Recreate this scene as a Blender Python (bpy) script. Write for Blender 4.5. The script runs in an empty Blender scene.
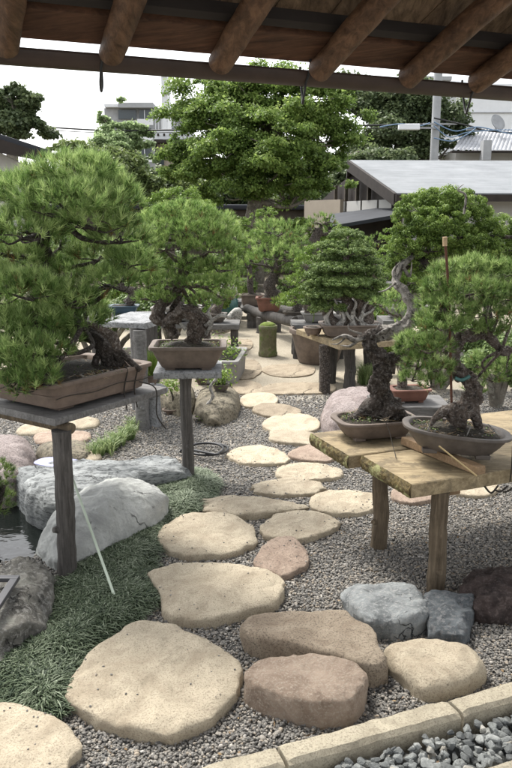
import bpy, math, numpy as np
from mathutils import Vector, Matrix

# ------------------------------------------------------------------ camera, world, sun, exposure
scene = bpy.context.scene
COL = scene.collection
rng = np.random.default_rng(7)
PITCH = math.radians(12.7); FPX = 747.0; EYE = 1.6

cd = bpy.data.cameras.new('camera'); cam = bpy.data.objects.new('camera', cd); COL.objects.link(cam)
cam.location = (0, 0, EYE); cam.rotation_euler = (math.radians(90) - PITCH, 0, 0)
cd.sensor_fit = 'VERTICAL'; cd.sensor_height = 36; cd.lens = 36 * FPX / 768
cd.clip_start = 0.05; cd.clip_end = 2000
scene.camera = cam

SUN_EL, SUN_AZ = math.radians(56), math.radians(-38)     # azimuth measured from +Y towards +X (behind the garden, left)
w = bpy.data.worlds.new('World'); scene.world = w; w.use_nodes = True
nt = w.node_tree; bg = nt.nodes['Background']
sky = nt.nodes.new('ShaderNodeTexSky'); sky.sky_type = 'NISHITA'; sky.sun_disc = False
sky.sun_elevation = SUN_EL; sky.sun_rotation = SUN_AZ
sky.dust_density = 3; sky.air_density = 1.0; sky.ozone_density = 1
hs = nt.nodes.new('ShaderNodeHueSaturation'); hs.inputs['Saturation'].default_value = 0.15
nt.links.new(sky.outputs[0], hs.inputs['Color']); nt.links.new(hs.outputs[0], bg.inputs['Color'])
bg.inputs['Strength'].default_value = 0.145
sd = bpy.data.lights.new('sun', 'SUN'); sun = bpy.data.objects.new('sun', sd); COL.objects.link(sun)
sd.energy = 1.5; sd.angle = math.radians(12); sd.color = (1.0, .955, .88)
sdir = Vector((math.sin(SUN_AZ) * math.cos(SUN_EL), math.cos(SUN_AZ) * math.cos(SUN_EL), math.sin(SUN_EL)))
sun.rotation_euler = sdir.to_track_quat('Z', 'Y').to_euler(); sun.location = (0, 5, 8)
vs = scene.view_settings; vs.view_transform = 'Standard'; vs.look = 'None'; vs.gamma = 1; vs.use_curve_mapping = False
vs.exposure = 1.55

# ------------------------------------------------------------------ helpers
def ray(u, v):
    cx = (u - 256) / FPX; cz = -(v - 384) / FPX
    return np.array([cx, math.cos(PITCH) + math.sin(PITCH) * cz, -math.sin(PITCH) + math.cos(PITCH) * cz])
def G(u, v, z=0.0):
    r = ray(u, v); return np.array([0, 0, EYE]) + r * ((z - EYE) / r[2])
def D(u, v, y):
    r = ray(u, v); return np.array([0, 0, EYE]) + r * (y / r[1])

_p = np.random.default_rng(3).permutation(256); _p = np.concatenate([_p, _p, _p])
_g = np.random.default_rng(4).normal(size=(256, 3)); _g /= np.linalg.norm(_g, axis=1)[:, None]
def noise(P):
    P = np.asarray(P, float); i = np.floor(P).astype(int); f = P - i; i &= 255
    u = f * f * f * (f * (f * 6 - 15) + 10); out = 0
    for dx in (0, 1):
        for dy in (0, 1):
            for dz in (0, 1):
                g = _g[_p[_p[_p[(i[:, 0] + dx) & 255] + ((i[:, 1] + dy) & 255)] + ((i[:, 2] + dz) & 255)] & 255]
                d = f - np.array([dx, dy, dz])
                ww = (u[:, 0] if dx else 1 - u[:, 0]) * (u[:, 1] if dy else 1 - u[:, 1]) * (u[:, 2] if dz else 1 - u[:, 2])
                out = out + ww * (g * d).sum(1)
    return out
def fbm(P, o=4, gain=.5):
    P = np.asarray(P, float); a = 1; s = 0
    for k in range(o): s = s + a * noise(P * 2 ** k + 17.3 * k); a *= gain
    return s
def ridge(P, o=4):
    P = np.asarray(P, float); a = 1; s = 0
    for k in range(o): s = s + a * (1 - 2 * np.abs(noise(P * 2 ** k + 9.1 * k)) ** .8); a *= .5
    return s - .9

def catmull(pts, n, closed=False):
    P = np.asarray(pts, float); m = len(P); out = []
    segs = m if closed else m - 1
    for i in range(segs):
        if closed: a, b, c, d = P[(i - 1) % m], P[i], P[(i + 1) % m], P[(i + 2) % m]
        else: a, b, c, d = P[max(i - 1, 0)], P[i], P[i + 1], P[min(i + 2, m - 1)]
        for t in np.arange(n) / n:
            out.append(.5 * ((2 * b) + (c - a) * t + (2 * a - 5 * b + 4 * c - d) * t * t + (3 * b - a - 3 * c + d) * t ** 3))
    if not closed: out.append(P[-1])
    return np.array(out)

class MB:
    """collects numpy geometry and links it as one mesh object"""
    def __init__(s): s.v = []; s.f = {3: [], 4: []}; s.n = 0; s.t = []; s.poly = []
    def add(s, V, F, tint=None):
        V = np.asarray(V, float).reshape(-1, 3); F = np.asarray(F, int)
        s.v.append(V); s.f[F.shape[1]].append(F + s.n); s.n += len(V)
        if tint is None: tint = np.zeros(len(V)) + .5
        s.t.append(np.broadcast_to(np.asarray(tint, float), (len(V),)))
        return s
    def build(s, name, mat, parent=None, smooth=False, bevel=0, segs=2):
        V = np.concatenate(s.v); T = np.concatenate(s.t)
        org = np.array(parent['_o']) if parent is not None else None
        if parent is None: org = np.array([V[:, 0].mean(), V[:, 1].mean(), V[:, 2].min()])
        V = V - org
        me = bpy.data.meshes.new(name)
        loops = []; starts = []; tot = []; c = 0
        for k in (3, 4):
            if s.f[k]:
                F = np.concatenate(s.f[k]); loops.append(F.ravel()); starts.append(c + np.arange(len(F)) * k); tot.append(np.full(len(F), k)); c += F.size
        loops = np.concatenate(loops).astype(np.int32); starts = np.concatenate(starts).astype(np.int32)
        me.vertices.add(len(V)); me.vertices.foreach_set('co', V.astype(np.float32).ravel())
        me.loops.add(len(loops)); me.loops.foreach_set('vertex_index', loops)
        me.polygons.add(len(starts)); me.polygons.foreach_set('loop_start', starts)
        me.update(calc_edges=True)
        me.polygons.foreach_set('use_smooth', np.full(len(starts), bool(smooth)))
        at = me.color_attributes.new('tint', 'FLOAT_COLOR', 'POINT')
        C4 = np.ones((len(V), 4), np.float32); C4[:, :3] = T[:, None]; at.data.foreach_set('color', C4.ravel())
        me.validate(); me.materials.append(mat)
        o = bpy.data.objects.new(name, me); COL.objects.link(o)
        if parent is None: o.location = org
        else:
            o.parent = parent
        o['_o'] = [float(q) for q in org]
        if bevel:
            m = o.modifiers.new('bevel', 'BEVEL'); m.width = bevel; m.segments = segs; m.limit_method = 'ANGLE'; m.angle_limit = .6
        return o

def thing(name, label, cat, loc, group=None):
    o = bpy.data.objects.new(name, None); COL.objects.link(o); o.location = [float(q) for q in loc]; o.empty_display_size = .05
    o['label'] = label; o['category'] = cat; o['_o'] = [float(q) for q in loc]
    if group: o['group'] = group
    return o
def tag(o, label, cat, group=None):
    o['label'] = label; o['category'] = cat
    if group: o['group'] = group
    return o
def setting(o, kind='structure'): o['kind'] = kind; return o

BOXF = [(0, 3, 2, 1), (4, 5, 6, 7), (0, 1, 5, 4), (1, 2, 6, 5), (2, 3, 7, 6), (3, 0, 4, 7)]
def box(mb, c, size, rot=0.0, jit=0.0, tint=None):
    sx, sy, sz = [q / 2 for q in size]
    V = np.array([(-sx, -sy, -sz), (sx, -sy, -sz), (sx, sy, -sz), (-sx, sy, -sz), (-sx, -sy, sz), (sx, -sy, sz), (sx, sy, sz), (-sx, sy, sz)])
    if jit: V = V + rng.normal(size=V.shape) * jit
    cr, sr = math.cos(rot), math.sin(rot)
    V = np.stack([V[:, 0] * cr - V[:, 1] * sr, V[:, 0] * sr + V[:, 1] * cr, V[:, 2]], 1) + np.asarray(c, float)
    return mb.add(V, BOXF, tint)
def hexa(mb, P8): return mb.add(np.array(P8, float), BOXF)
def quadstrip(rows, n, closed=True):
    F = []
    for r in range(rows - 1):
        for i in range(n if closed else n - 1):
            j = (i + 1) % n; F.append((r * n + i, r * n + j, (r + 1) * n + j, (r + 1) * n + i))
    return F
def tube(mb, pts, rad, n=10, sub=6, amp=0.0, freq=8.0, flute=0.0, cap=True, tint=None, smooth_path=True):
    P = catmull(pts, sub) if smooth_path and len(pts) > 1 else np.array(pts, float)
    R = np.interp(np.linspace(0, 1, len(P)), np.linspace(0, 1, len(rad)), rad) if np.ndim(rad) else np.full(len(P), rad)
    T = np.gradient(P, axis=0); T /= np.linalg.norm(T, axis=1)[:, None] + 1e-9
    nrm = np.cross(T[0], [.3, .9, .1]); 
    if np.linalg.norm(nrm) < .1: nrm = np.cross(T[0], [1, 0, 0])
    nrm /= np.linalg.norm(nrm); V = []
    ang = np.arange(n) * 2 * math.pi / n
    for i in range(len(P)):
        nrm = nrm - T[i] * nrm.dot(T[i]); nrm /= np.linalg.norm(nrm); b = np.cross(T[i], nrm)
        ring = np.cos(ang)[:, None] * nrm + np.sin(ang)[:, None] * b
        rr = R[i] * (1 + flute * np.sin(ang * 5 + i * .25))
        V.append(P[i] + ring * (rr[:, None] if np.ndim(rr) else rr))
    V = np.array(V)
    if amp:
        fl = V.reshape(-1, 3); cen = np.repeat(P, n, 0); d = fl - cen; ln = np.linalg.norm(d, axis=1)[:, None] + 1e-9
        V = (fl + d / ln * (ln * amp * ((fbm(fl * freq, 3) * 1.6 + (.35 * ridge(fl * freq * 2.2, 3) if amp > .3 else 0))[:, None]))).reshape(V.shape)
    m = len(P); fl = V.reshape(-1, 3)
    F = quadstrip(m, n)
    mb.add(fl, F, tint)
    if cap:
        for e, k in ((0, 0), (m - 1, 1)):
            ring = V[e]; c = ring.mean(0)
            tri = [(n, (i + 1) % n, i) if k == 0 else (n, i, (i + 1) % n) for i in range(n)]
            mb.add(np.vstack([ring, c]), tri, tint)
    return mb
def lathe(mb, c, prof, n=40, sx=1, sy=1, rot=0.0, p=2.0, tint=None, capb=True, tilt=0.0, capt=False):
    """loft of superellipse rings: prof = [(scale, z)], half sizes sx, sy"""
    a = np.arange(n) * 2 * math.pi / n; ca, sa = np.cos(a), np.sin(a)
    X = np.sign(ca) * np.abs(ca) ** (2 / p); Y = np.sign(sa) * np.abs(sa) ** (2 / p); V = []
    for (s, z) in prof:
        sxx, syy = (s * sx, s * sy) if np.ndim(s) == 0 else (s[0], s[1])
        V.append(np.stack([X * sxx, Y * syy, np.full(n, z)], 1))
    V = np.concatenate(V)
    if tilt: V = np.stack([V[:, 0] * math.cos(tilt) - V[:, 2] * math.sin(tilt), V[:, 1], V[:, 0] * math.sin(tilt) + V[:, 2] * math.cos(tilt)], 1)
    cr, sr = math.cos(rot), math.sin(rot)
    V = np.stack([V[:, 0] * cr - V[:, 1] * sr, V[:, 0] * sr + V[:, 1] * cr, V[:, 2]], 1) + np.asarray(c, float)
    mb.add(V, quadstrip(len(prof), n), tint)
    if capb:
        b = V[:n]; mb.add(np.vstack([b, b.mean(0)]), [(n, (i + 1) % n, i) for i in range(n)], tint)
    if capt:
        b = V[-n:]; mb.add(np.vstack([b, b.mean(0)]), [(n, i, (i + 1) % n) for i in range(n)], tint)
    return mb

def unit(v): return v / (np.linalg.norm(v, axis=-1, keepdims=True) + 1e-9)
# ------------------------------------------------------------------ materials
def srgb(h):
    return tuple(((c / 255) / 12.92 if c <= 10 else (((c / 255) + .055) / 1.055) ** 2.4) for c in h)
class NT:
    def __init__(s, name):
        s.m = bpy.data.materials.new(name); s.m.use_nodes = True; s.t = s.m.node_tree
        s.b = s.t.nodes['Principled BSDF']; s.out = s.t.nodes['Material Output']
    def n(s, ty, **k):
        x = s.t.nodes.new(ty)
        for a, b in k.items(): setattr(x, a, b)
        return x
    def l(s, a, b): s.t.links.new(a, b)
    def coords(s, scale=(1, 1, 1), kind='Object'):
        tc = s.n('ShaderNodeTexCoord'); mp = s.n('ShaderNodeMapping'); mp.inputs['Scale'].default_value = scale
        s.l(tc.outputs[kind], mp.inputs['Vector']); return mp.outputs[0]
    def noise(s, co, scale, detail=5, rough=.6, dist=0):
        x = s.n('ShaderNodeTexNoise'); s.l(co, x.inputs['Vector']); x.inputs['Scale'].default_value = scale
        x.inputs['Detail'].default_value = detail; x.inputs['Roughness'].default_value = rough; x.inputs['Distortion'].default_value = dist
        return x.outputs['Fac']
    def ramp(s, fac, stops):
        r = s.n('ShaderNodeValToRGB'); e = r.color_ramp.elements
        while len(e) < len(stops): e.new(.5)
        for i, (p, c) in enumerate(stops): e[i].position = p; e[i].color = (*c, 1)
        s.l(fac, r.inputs[0]); return r.outputs[0]
    def mix(s, fac, a, b, mode='MIX'):
        x = s.n('ShaderNodeMix', data_type='RGBA', blend_type=mode)
        for k, q in ((0, fac), (6, a), (7, b)):
            if hasattr(q, 'is_linked') or isinstance(q, bpy.types.NodeSocket): s.l(q, x.inputs[k])
            else: x.inputs[k].default_value = q if k == 0 else (*q, 1)
        return x.outputs[2]
    def bump(s, h, st, dist=.01):
        x = s.n('ShaderNodeBump'); x.inputs['Strength'].default_value = st; x.inputs['Distance'].default_value = dist
        s.l(h, x.inputs['Height']); s.l(x.outputs[0], s.b.inputs['Normal'])
    def color(s, c): s.l(c, s.b.inputs['Base Color'])
    def rough(s, r, spec=.4): s.b.inputs['Roughness'].default_value = r; s.b.inputs['Specular IOR Level'].default_value = spec

def rockmat(name, c1, c2, c3, scale=3, speck=60, rough=.85, bump=.6, lines=0, spec=.3, lichen=None, stretch=(1, 1, 1), cracks=0):
    t = NT(name); co = t.coords(stretch); n1 = t.noise(co, scale, 8, .65, .6)
    base = t.ramp(n1, [(.32, c2), (.52, c1), (.68, tuple(min(1, q * 1.12) for q in c1))])
    n2 = t.noise(co, speck, 3, .7); sp = t.ramp(n2, [(.52, (0, 0, 0)), (.60, (1, 1, 1))])
    sm = t.n('ShaderNodeMath', operation='MULTIPLY'); t.l(sp, sm.inputs[0]); sm.inputs[1].default_value = .7
    col = t.mix(sm.outputs[0], base, c3)
    n5 = t.noise(co, speck * .35, 4, .7); pit = t.ramp(n5, [(.28, (1, 1, 1)), (.36, (0, 0, 0))])
    pm = t.n('ShaderNodeMath', operation='MULTIPLY'); t.l(pit, pm.inputs[0]); pm.inputs[1].default_value = .7
    col = t.mix(pm.outputs[0], col, tuple(q * .35 for q in c3))
    n6 = t.noise(co, scale * .55, 9, .8, 1.2); st_ = t.ramp(n6, [(.50, (0, 0, 0)), (.60, (1, 1, 1))]); s2 = t.n('ShaderNodeMath', operation='MULTIPLY'); t.l(st_, s2.inputs[0]); s2.inputs[1].default_value = .45; col = t.mix(s2.outputs[0], col, tuple(q * .8 for q in c2))
    if lichen:
        n3 = t.noise(co, 7, 8, .75); lm = t.ramp(n3, [(.56, (0, 0, 0)), (.62, (1, 1, 1))]); col = t.mix(lm, col, lichen)
    if cracks:
        nz = t.n('ShaderNodeTexNoise'); t.l(co, nz.inputs['Vector']); nz.inputs['Scale'].default_value = cracks * 1.5; nz.inputs['Detail'].default_value = 6
        cm = t.mix(.35, (0, 0, 0), (0, 0, 0)); vm = t.n('ShaderNodeVectorMath', operation='MULTIPLY_ADD'); t.l(nz.outputs['Color'], vm.inputs[0]); vm.inputs[1].default_value = (.35, .35, .35); t.l(co, vm.inputs[2])
        vo = t.n('ShaderNodeTexVoronoi', feature='DISTANCE_TO_EDGE'); vo.inputs['Scale'].default_value = cracks; t.l(vm.outputs[0], vo.inputs['Vector'])
        c0_ = t.ramp(vo.outputs['Distance'], [(0.0, (1, 1, 1)), (.018, (0, 0, 0))]); nb = t.ramp(t.noise(co, cracks * .9, 3), [(.52, (0, 0, 0)), (.60, (1, 1, 1))])
        ck = t.mix(1.0, c0_, nb, 'MULTIPLY'); col = t.mix(ck, col, tuple(q * .3 for q in c2))
    oi = t.n('ShaderNodeObjectInfo'); h = t.n('ShaderNodeHueSaturation'); mr = t.n('ShaderNodeMapRange')
    mr.inputs['To Min'].default_value = .85; mr.inputs['To Max'].default_value = 1.1; t.l(oi.outputs['Random'], mr.inputs['Value'])
    t.l(mr.outputs[0], h.inputs['Value']); t.l(col, h.inputs['Color']); t.color(h.outputs[0])
    n4 = t.noise(co, speck * .4, 10, .8); mm = t.n('ShaderNodeMath', operation='ADD'); t.l(n4, mm.inputs[0]); t.l(n1, mm.inputs[1]); hgt = mm.outputs[0]
    if cracks:
        m2 = t.n('ShaderNodeMath', operation='SUBTRACT'); t.l(hgt, m2.inputs[0]); t.l(ck, m2.inputs[1]); hgt = m2.outputs[0]
    t.bump(hgt, bump, .022); t.rough(rough, spec); return t.m
def woodmat(name, c1, c2, stretch, scale=14, rough=.75, bump=.5, moss=None, mpos=.58, spec=.25):
    t = NT(name); co = t.coords(stretch); n1 = t.noise(co, scale, 8, .7, .5)
    base = t.ramp(n1, [(.3, c2), (.5, tuple((a + b) / 2 for a, b in zip(c1, c2))), (.66, c1)])
    co2 = t.coords(); n3 = t.noise(co2, 4, 6, .7); var = t.ramp(n3, [(.35, (.62, .62, .62)), (.65, (1.1, 1.1, 1.1))])
    col = t.mix(.8, base, var, 'MULTIPLY')
    if moss:
        n2 = t.noise(co2, 9, 8, .75); mm = t.ramp(n2, [(mpos - .04, (0, 0, 0)), (mpos + .04, (1, 1, 1))]); col = t.mix(mm, col, moss)
    t.color(col); t.bump(n1, bump, .008); t.rough(rough, spec); return t.m
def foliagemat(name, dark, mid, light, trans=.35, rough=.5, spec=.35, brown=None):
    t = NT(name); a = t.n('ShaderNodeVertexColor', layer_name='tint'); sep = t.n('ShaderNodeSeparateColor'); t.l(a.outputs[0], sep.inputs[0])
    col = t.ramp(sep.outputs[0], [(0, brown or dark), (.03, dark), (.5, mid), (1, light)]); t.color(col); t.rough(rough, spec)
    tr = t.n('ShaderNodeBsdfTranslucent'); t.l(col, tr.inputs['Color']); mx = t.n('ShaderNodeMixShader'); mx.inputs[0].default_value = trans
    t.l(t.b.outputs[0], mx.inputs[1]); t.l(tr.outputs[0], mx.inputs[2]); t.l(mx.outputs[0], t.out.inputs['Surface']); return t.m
def tintmat(name, stops, rough=.8, spec=.3, bump=0, bs=120):
    t = NT(name); a = t.n('ShaderNodeVertexColor', layer_name='tint'); sep = t.n('ShaderNodeSeparateColor'); t.l(a.outputs[0], sep.inputs[0])
    col = t.ramp(sep.outputs[0], stops); co = t.coords(); n = t.noise(co, bs, 4, .7)
    v = t.ramp(n, [(.35, (.7, .7, .7)), (.65, (1.15, 1.15, 1.15))]); t.color(t.mix(.8, col, v, 'MULTIPLY'))
    if bump: t.bump(n, bump, .004)
    t.rough(rough, spec); return t.m
def plain(name, c, rough=.6, var=.15, scale=8, bump=.1, metal=0, spec=.4):
    t = NT(name); co = t.coords(); n = t.noise(co, scale, 6, .65)
    t.color(t.ramp(n, [(.3, tuple(q * (1 - var) for q in c)), (.7, tuple(min(1, q * (1 + var)) for q in c))]))
    t.bump(n, bump, .005); t.rough(rough, spec); t.b.inputs['Metallic'].default_value = metal; return t.m

M = {}
M['cream'] = rockmat('cream_sandstone', (.48, .415, .31), (.345, .285, .205), (.24, .20, .145), 5, 170, bump=.6)
M['tan_block'] = rockmat('tan_brown_stone', (.46, .38, .285), (.30, .23, .165), (.15, .115, .085), 5, 140, bump=.9)
M['cream_old'] = rockmat('worn_sandstone', (.42, .35, .255), (.28, .225, .16), (.19, .15, .11), 5, 160, bump=.8, cracks=3)
M['pink'] = rockmat('pink_stone', (.44, .34, .265), (.29, .21, .16), (.2, .15, .12), 6, 120, bump=.8)
M['brown'] = rockmat('red_brown_stone', (.42, .325, .25), (.22, .155, .11), (.47, .40, .32), 4, 120, bump=1., spec=.35, rough=.7)
M['dbrown'] = rockmat('dark_reddish_stone', (.085, .062, .056), (.035, .026, .025), (.15, .12, .11), 9, 60, bump=1.)
M['bluegrey'] = rockmat('blue_grey_stone', (.34, .36, .36), (.14, .155, .16), (.45, .45, .44), 9, 70, bump=1., cracks=5)
M['dgrey'] = rockmat('slate_grey_stone', (.13, .145, .155), (.05, .058, .065), (.22, .22, .22), 9, 60, bump=1., cracks=6)
M['white'] = rockmat('pale_boulder_stone', (.48, .49, .465), (.30, .305, .295), (.37, .375, .36), 5, 45, bump=.9, lichen=(.38, .39, .365), cracks=3)
M['slab'] = rockmat('grey_slab_stone', (.36, .375, .37), (.10, .11, .115), (.07, .075, .075), 5, 28, bump=1., stretch=(.6, 1, 3), cracks=4)
M['pond_rock'] = rockmat('lichen_rock', (.24, .23, .2), (.05, .048, .045), (.42, .41, .38), 9, 50, bump=1., lichen=(.30, .30, .26), cracks=6)
M['granite'] = rockmat('pink_granite', (.40, .34, .32), (.24, .19, .175), (.11, .09, .09), 12, 100, bump=.9, cracks=4)
M['tan_rock'] = rockmat('tan_rock', (.28, .245, .18), (.12, .105, .08), (.07, .065, .05), 7, 50, bump=1., cracks=5)
M['kerb'] = rockmat('kerb_stone', (.46, .41, .31), (.33, .29, .215), (.23, .2, .15), 9, 160, bump=.6)
M['slate_violet'] = plain('violet_plastic', (.26, .27, .46), .5, .15)
M['pine'] = foliagemat('pine_needles', (.045, .09, .022), (.175, .285, .072), (.43, .54, .20), .38, brown=(.20, .13, .05))
M['pine_near'] = foliagemat('pine_needles_near', (.032, .07, .018), (.16, .26, .068), (.46, .57, .23), .38, brown=(.22, .14, .055))
M['juniper'] = foliagemat('juniper_scales', (.03, .055, .018), (.14, .21, .06), (.32, .40, .13), .25)
M['juniper_bright'] = foliagemat('juniper_scales_bright', (.035, .07, .014), (.16, .25, .05), (.35, .45, .11), .25)
M['maple'] = foliagemat('maple_leaves', (.07, .12, .03), (.185, .28, .068), (.40, .50, .15), .55)
M['maple_red'] = foliagemat('bronzed_leaves', (.055, .085, .03), (.165, .22, .075), (.31, .37, .13), .45)
M['darktree'] = foliagemat('dark_leaves', (.035, .055, .024), (.11, .15, .068), (.23, .28, .13), .4)
M['paletree'] = foliagemat('pale_leaves', (.12, .18, .08), (.32, .42, .20), (.52, .62, .36), .55)
M['shrub'] = foliagemat('shrub_leaves', (.045, .09, .015), (.16, .25, .045), (.32, .43, .10), .35)
M['grass_pale'] = foliagemat('grass_blades', (.10, .16, .05), (.22, .30, .12), (.38, .44, .21), .35)
M['mondo'] = foliagemat('mondo_grass_blades', (.010, .024, .011), (.085, .115, .062), (.28, .32, .23), .15, .6, .25)
M['straw'] = foliagemat('dry_needles', (.12, .07, .03), (.3, .2, .1), (.55, .45, .3), .1)
M['moss'] = plain('moss', (.13, .17, .035), .95, .45, 30, .8)
M['bark'] = rockmat('pine_bark', (.14, .11, .09), (.02, .015, .013), (.34, .31, .28), 34, 75, bump=1., rough=.85)
M['bark_dark'] = rockmat('dark_bark', (.075, .06, .05), (.012, .010, .009), (.22, .2, .18), 34, 75, bump=1., rough=.85)
M['deadwood'] = rockmat('bleached_deadwood', (.50, .48, .44), (.17, .155, .14), (.06, .055, .05), 22, 50, bump=.9, rough=.8)
M['treebark'] = rockmat('tree_bark', (.17, .15, .12), (.07, .062, .05), (.25, .24, .2), 5, 20, bump=.8)
M['pot_brown'] = plain('brown_unglazed_clay', (.145, .108, .085), .7, .3, 12, .3)
M['pot_umber'] = plain('umber_unglazed_clay', (.135, .105, .085), .68, .3, 14, .3)
M['pot_dark'] = plain('dark_unglazed_clay', (.095, .08, .068), .55, .3, 16, .3)
M['pot_red'] = plain('red_clay', (.15, .07, .05), .8, .3)
M['pot_grey'] = plain('grey_clay', (.23, .22, .205), .8, .2)
M['pot_blue'] = plain('dull_blue_glaze', (.045, .075, .10), .3, .2)
M['teal'] = plain('teal_glaze', (.05, .13, .12), .25, .35, 9)
M['soil'] = rockmat('soil', (.05, .042, .03), (.022, .018, .014), (.14, .12, .09), 20, 90, bump=1.)
M['post_dark'] = woodmat('weathered_dark_post', (.135, .125, .115), (.038, .034, .032), (9, 9, .6), 9, bump=.9)
M['post_brown'] = woodmat('weathered_brown_post', (.20, .155, .105), (.062, .046, .03), (9, 9, .6), 8, bump=.9)
M['board_grey'] = woodmat('grey_board', (.23, .225, .22), (.10, .095, .09), (1, 8, 4), 12, bump=.7)
M['stone_top'] = rockmat('stand_top_stone', (.33, .335, .34), (.17, .175, .18), (.1, .1, .1), 8, 60, bump=.7)
M['slab_wood'] = woodmat('thick_worn_plank', (.42, .34, .21), (.17, .125, .07), (.9, 8, 4), 9, bump=.6, moss=(.17, .135, .085), mpos=.55)
M['bark_edge'] = woodmat('lichened_bark_edge', (.20, .15, .06), (.028, .022, .014), (1, 1, 1.4), 38, bump=1., moss=(.30, .30, .14), mpos=.56)
M['batten'] = woodmat('pale_batten', (.36, .25, .15), (.21, .135, .075), (1.5, 12, 8), 8, bump=.25)
M['eave_log'] = woodmat('varnished_log', (.20, .11, .062), (.045, .022, .012), (6, .6, 6), 7, rough=.55, bump=.6)
M['eave_board'] = woodmat('eave_planks', (.24, .165, .105), (.045, .028, .017), (7, .8, 5), 5, rough=.75, bump=.4)
M['eave_batten'] = woodmat('eave_batten_wood', (.16, .08, .046), (.05, .026, .016), (.8, 8, 8), 5, rough=.7, bump=.2)
M['gutter'] = plain('old_copper_gutter', (.055, .036, .028), .5, .3, 5, .1)
M['iron'] = plain('black_iron', (.02, .02, .02), .5, .2)
M['hose'] = plain('black_rubber', (.02, .02, .022), .45, .2)
M['rust'] = plain('rusty_iron', (.10, .042, .025), .8, .4, 40, .5)
M['cork'] = plain('cork', (.45, .33, .2), .9, .2, 60, .4)
M['cane'] = plain('pale_green_fibreglass', (.44, .50, .40), .5, .1)
M['bamboo'] = plain('bamboo', (.42, .32, .16), .5, .15)
M['wire'] = plain('twine', (.03, .025, .02), .8, .2)
t = NT('pale_metal_roof'); co = t.coords(); n_ = t.noise(co, 1.2, 8, .7); n2_ = t.noise(t.coords((.4, 3, 3)), 3, 6, .7)
t.color(t.mix(.6, t.ramp(n_, [(.3, (.22, .232, .243)), (.7, (.30, .312, .324))]), t.ramp(n2_, [(.35, (.7, .7, .7)), (.65, (1, 1, 1))]), 'MULTIPLY')); t.rough(.95, .05); M['roof_white'] = t.m
M['grey_branch'] = rockmat('weathered_branch_wood', (.36, .335, .30), (.035, .03, .027), (.03, .027, .025), 16, 40, bump=1., rough=.85, stretch=(1, 1, 1.0))
M['roof_dark'] = plain('dark_metal_roof', (.035, .038, .045), .75, .2, 2, .05, 0, .2)
M['timber_dark'] = plain('dark_timber', (.026, .02, .017), .8, .3, 6, .2)
M['plaster'] = plain('white_plaster', (.42, .415, .40), .9, .05, 3, .05)
M['plaster_cream'] = plain('cream_plaster', (.36, .31, .25), .9, .06, 3, .05)
M['conc'] = plain('grey_concrete', (.34, .35, .36), .85, .12, 3, .1)
M['white_paint'] = plain('white_paint', (.72, .74, .76), .6, .05, 2, .03)
M['glass_dark'] = plain('dark_window_glass', (.06, .075, .085), .12, .2, 1, 0)
M['blue_cable'] = plain('blue_cable', (.13, .21, .32), .6, .1)
M['fence'] = plain('dark_fence_wood', (.07, .058, .045), .85, .3, 9, .2)

# ------------------------------------------------------------------ ground
def inpoly(x, y, poly):
    poly = np.asarray(poly)[:, :2]; r = np.zeros(x.shape, bool); j = len(poly) - 1
    for i in range(len(poly)):
        xi, yi = poly[i]; xj, yj = poly[j]
        c = ((yi > y) != (yj > y)) & (x < (xj - xi) * (y - yi) / (yj - yi + 1e-12) + xi); r ^= c; j = i
    return r
def polydist(x, y, poly):
    poly = np.asarray(poly)[:, :2]; d = np.full(x.shape, 1e9)
    for i in range(len(poly)):
        a = poly[i]; b = poly[(i + 1) % len(poly)]; ab = b - a; t = np.clip(((x - a[0]) * ab[0] + (y - a[1]) * ab[1]) / (ab @ ab + 1e-12), 0, 1)
        d = np.minimum(d, np.hypot(x - a[0] - t * ab[0], y - a[1] - t * ab[1]))
    return d
POND = np.array([G(u, v, -.1) for u, v in [(-120, 470), (-20, 478), (22, 482), (52, 492), (80, 500), (90, 510), (72, 540), (52, 560), (30, 580), (0, 582), (-60, 590), (-160, 585)]])
def axis(lo, hi, st, far):
    a = np.arange(lo, hi + 1e-6, st); pre = []; x = lo; s = st
    while x > -far: s *= 1.6; x -= s; pre.append(x)
    post = []; x = hi; s = st
    while x < far: s *= 1.6; x += s; post.append(x)
    return np.array(pre[::-1] + list(a) + post)
gx = axis(-3.2, 2.2, .04, 500); gy = axis(1.2, 6.2, .04, 600)
X, Y = np.meshgrid(gx, gy); x = X.ravel(); y = Y.ravel()
z = -.004 + .006 * fbm(np.stack([x * .9, y * .9, x * 0], 1), 3) * (y < 30)
ins = inpoly(x, y, POND); dd = polydist(x, y, POND)
z = np.where(ins, -.02 - .5 * np.clip(dd / .12, 0, 1), z)
# drain channel between the kerb rows
A22 = math.radians(21.5); AX = np.array([math.cos(A22), math.sin(A22)]); AN = np.array([-math.sin(A22), math.cos(A22)])
K0 = np.array([.06, 1.94])
kt = (x - K0[0]) * AN[0] + (y - K0[1]) * AN[1]; ks = (x - K0[0]) * AX[0] + (y - K0[1]) * AX[1]
z = np.where((kt < -.05) & (kt > -.34) & (np.abs(ks) < 3), -.05, z)
mb = MB(); nx = len(gx); ny = len(gy)
I = (np.arange(ny - 1)[:, None] * nx + np.arange(nx - 1)[None]).ravel()
mb.add(np.stack([x, y, z], 1), np.stack([I, I + 1, I + nx + 1, I + nx], 1))
t = NT('gravel_and_sand'); geo = t.n('ShaderNodeNewGeometry'); pos = geo.outputs['Position']
vor = t.n('ShaderNodeTexVoronoi'); vor.inputs['Scale'].default_value = 95; t.l(pos, vor.inputs['Vector'])
sv = t.n('ShaderNodeSeparateColor'); t.l(vor.outputs['Color'], sv.inputs[0])
gcol = t.ramp(sv.outputs[0], [(0, (.06, .06, .058)), (.45, (.19, .185, .175)), (.8, (.31, .295, .265)), (1, (.5, .47, .42))])
sn = t.noise(pos, 60, 4, .7); scol = t.ramp(sn, [(.3, (.25, .22, .165)), (.7, (.43, .38, .30))])
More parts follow.
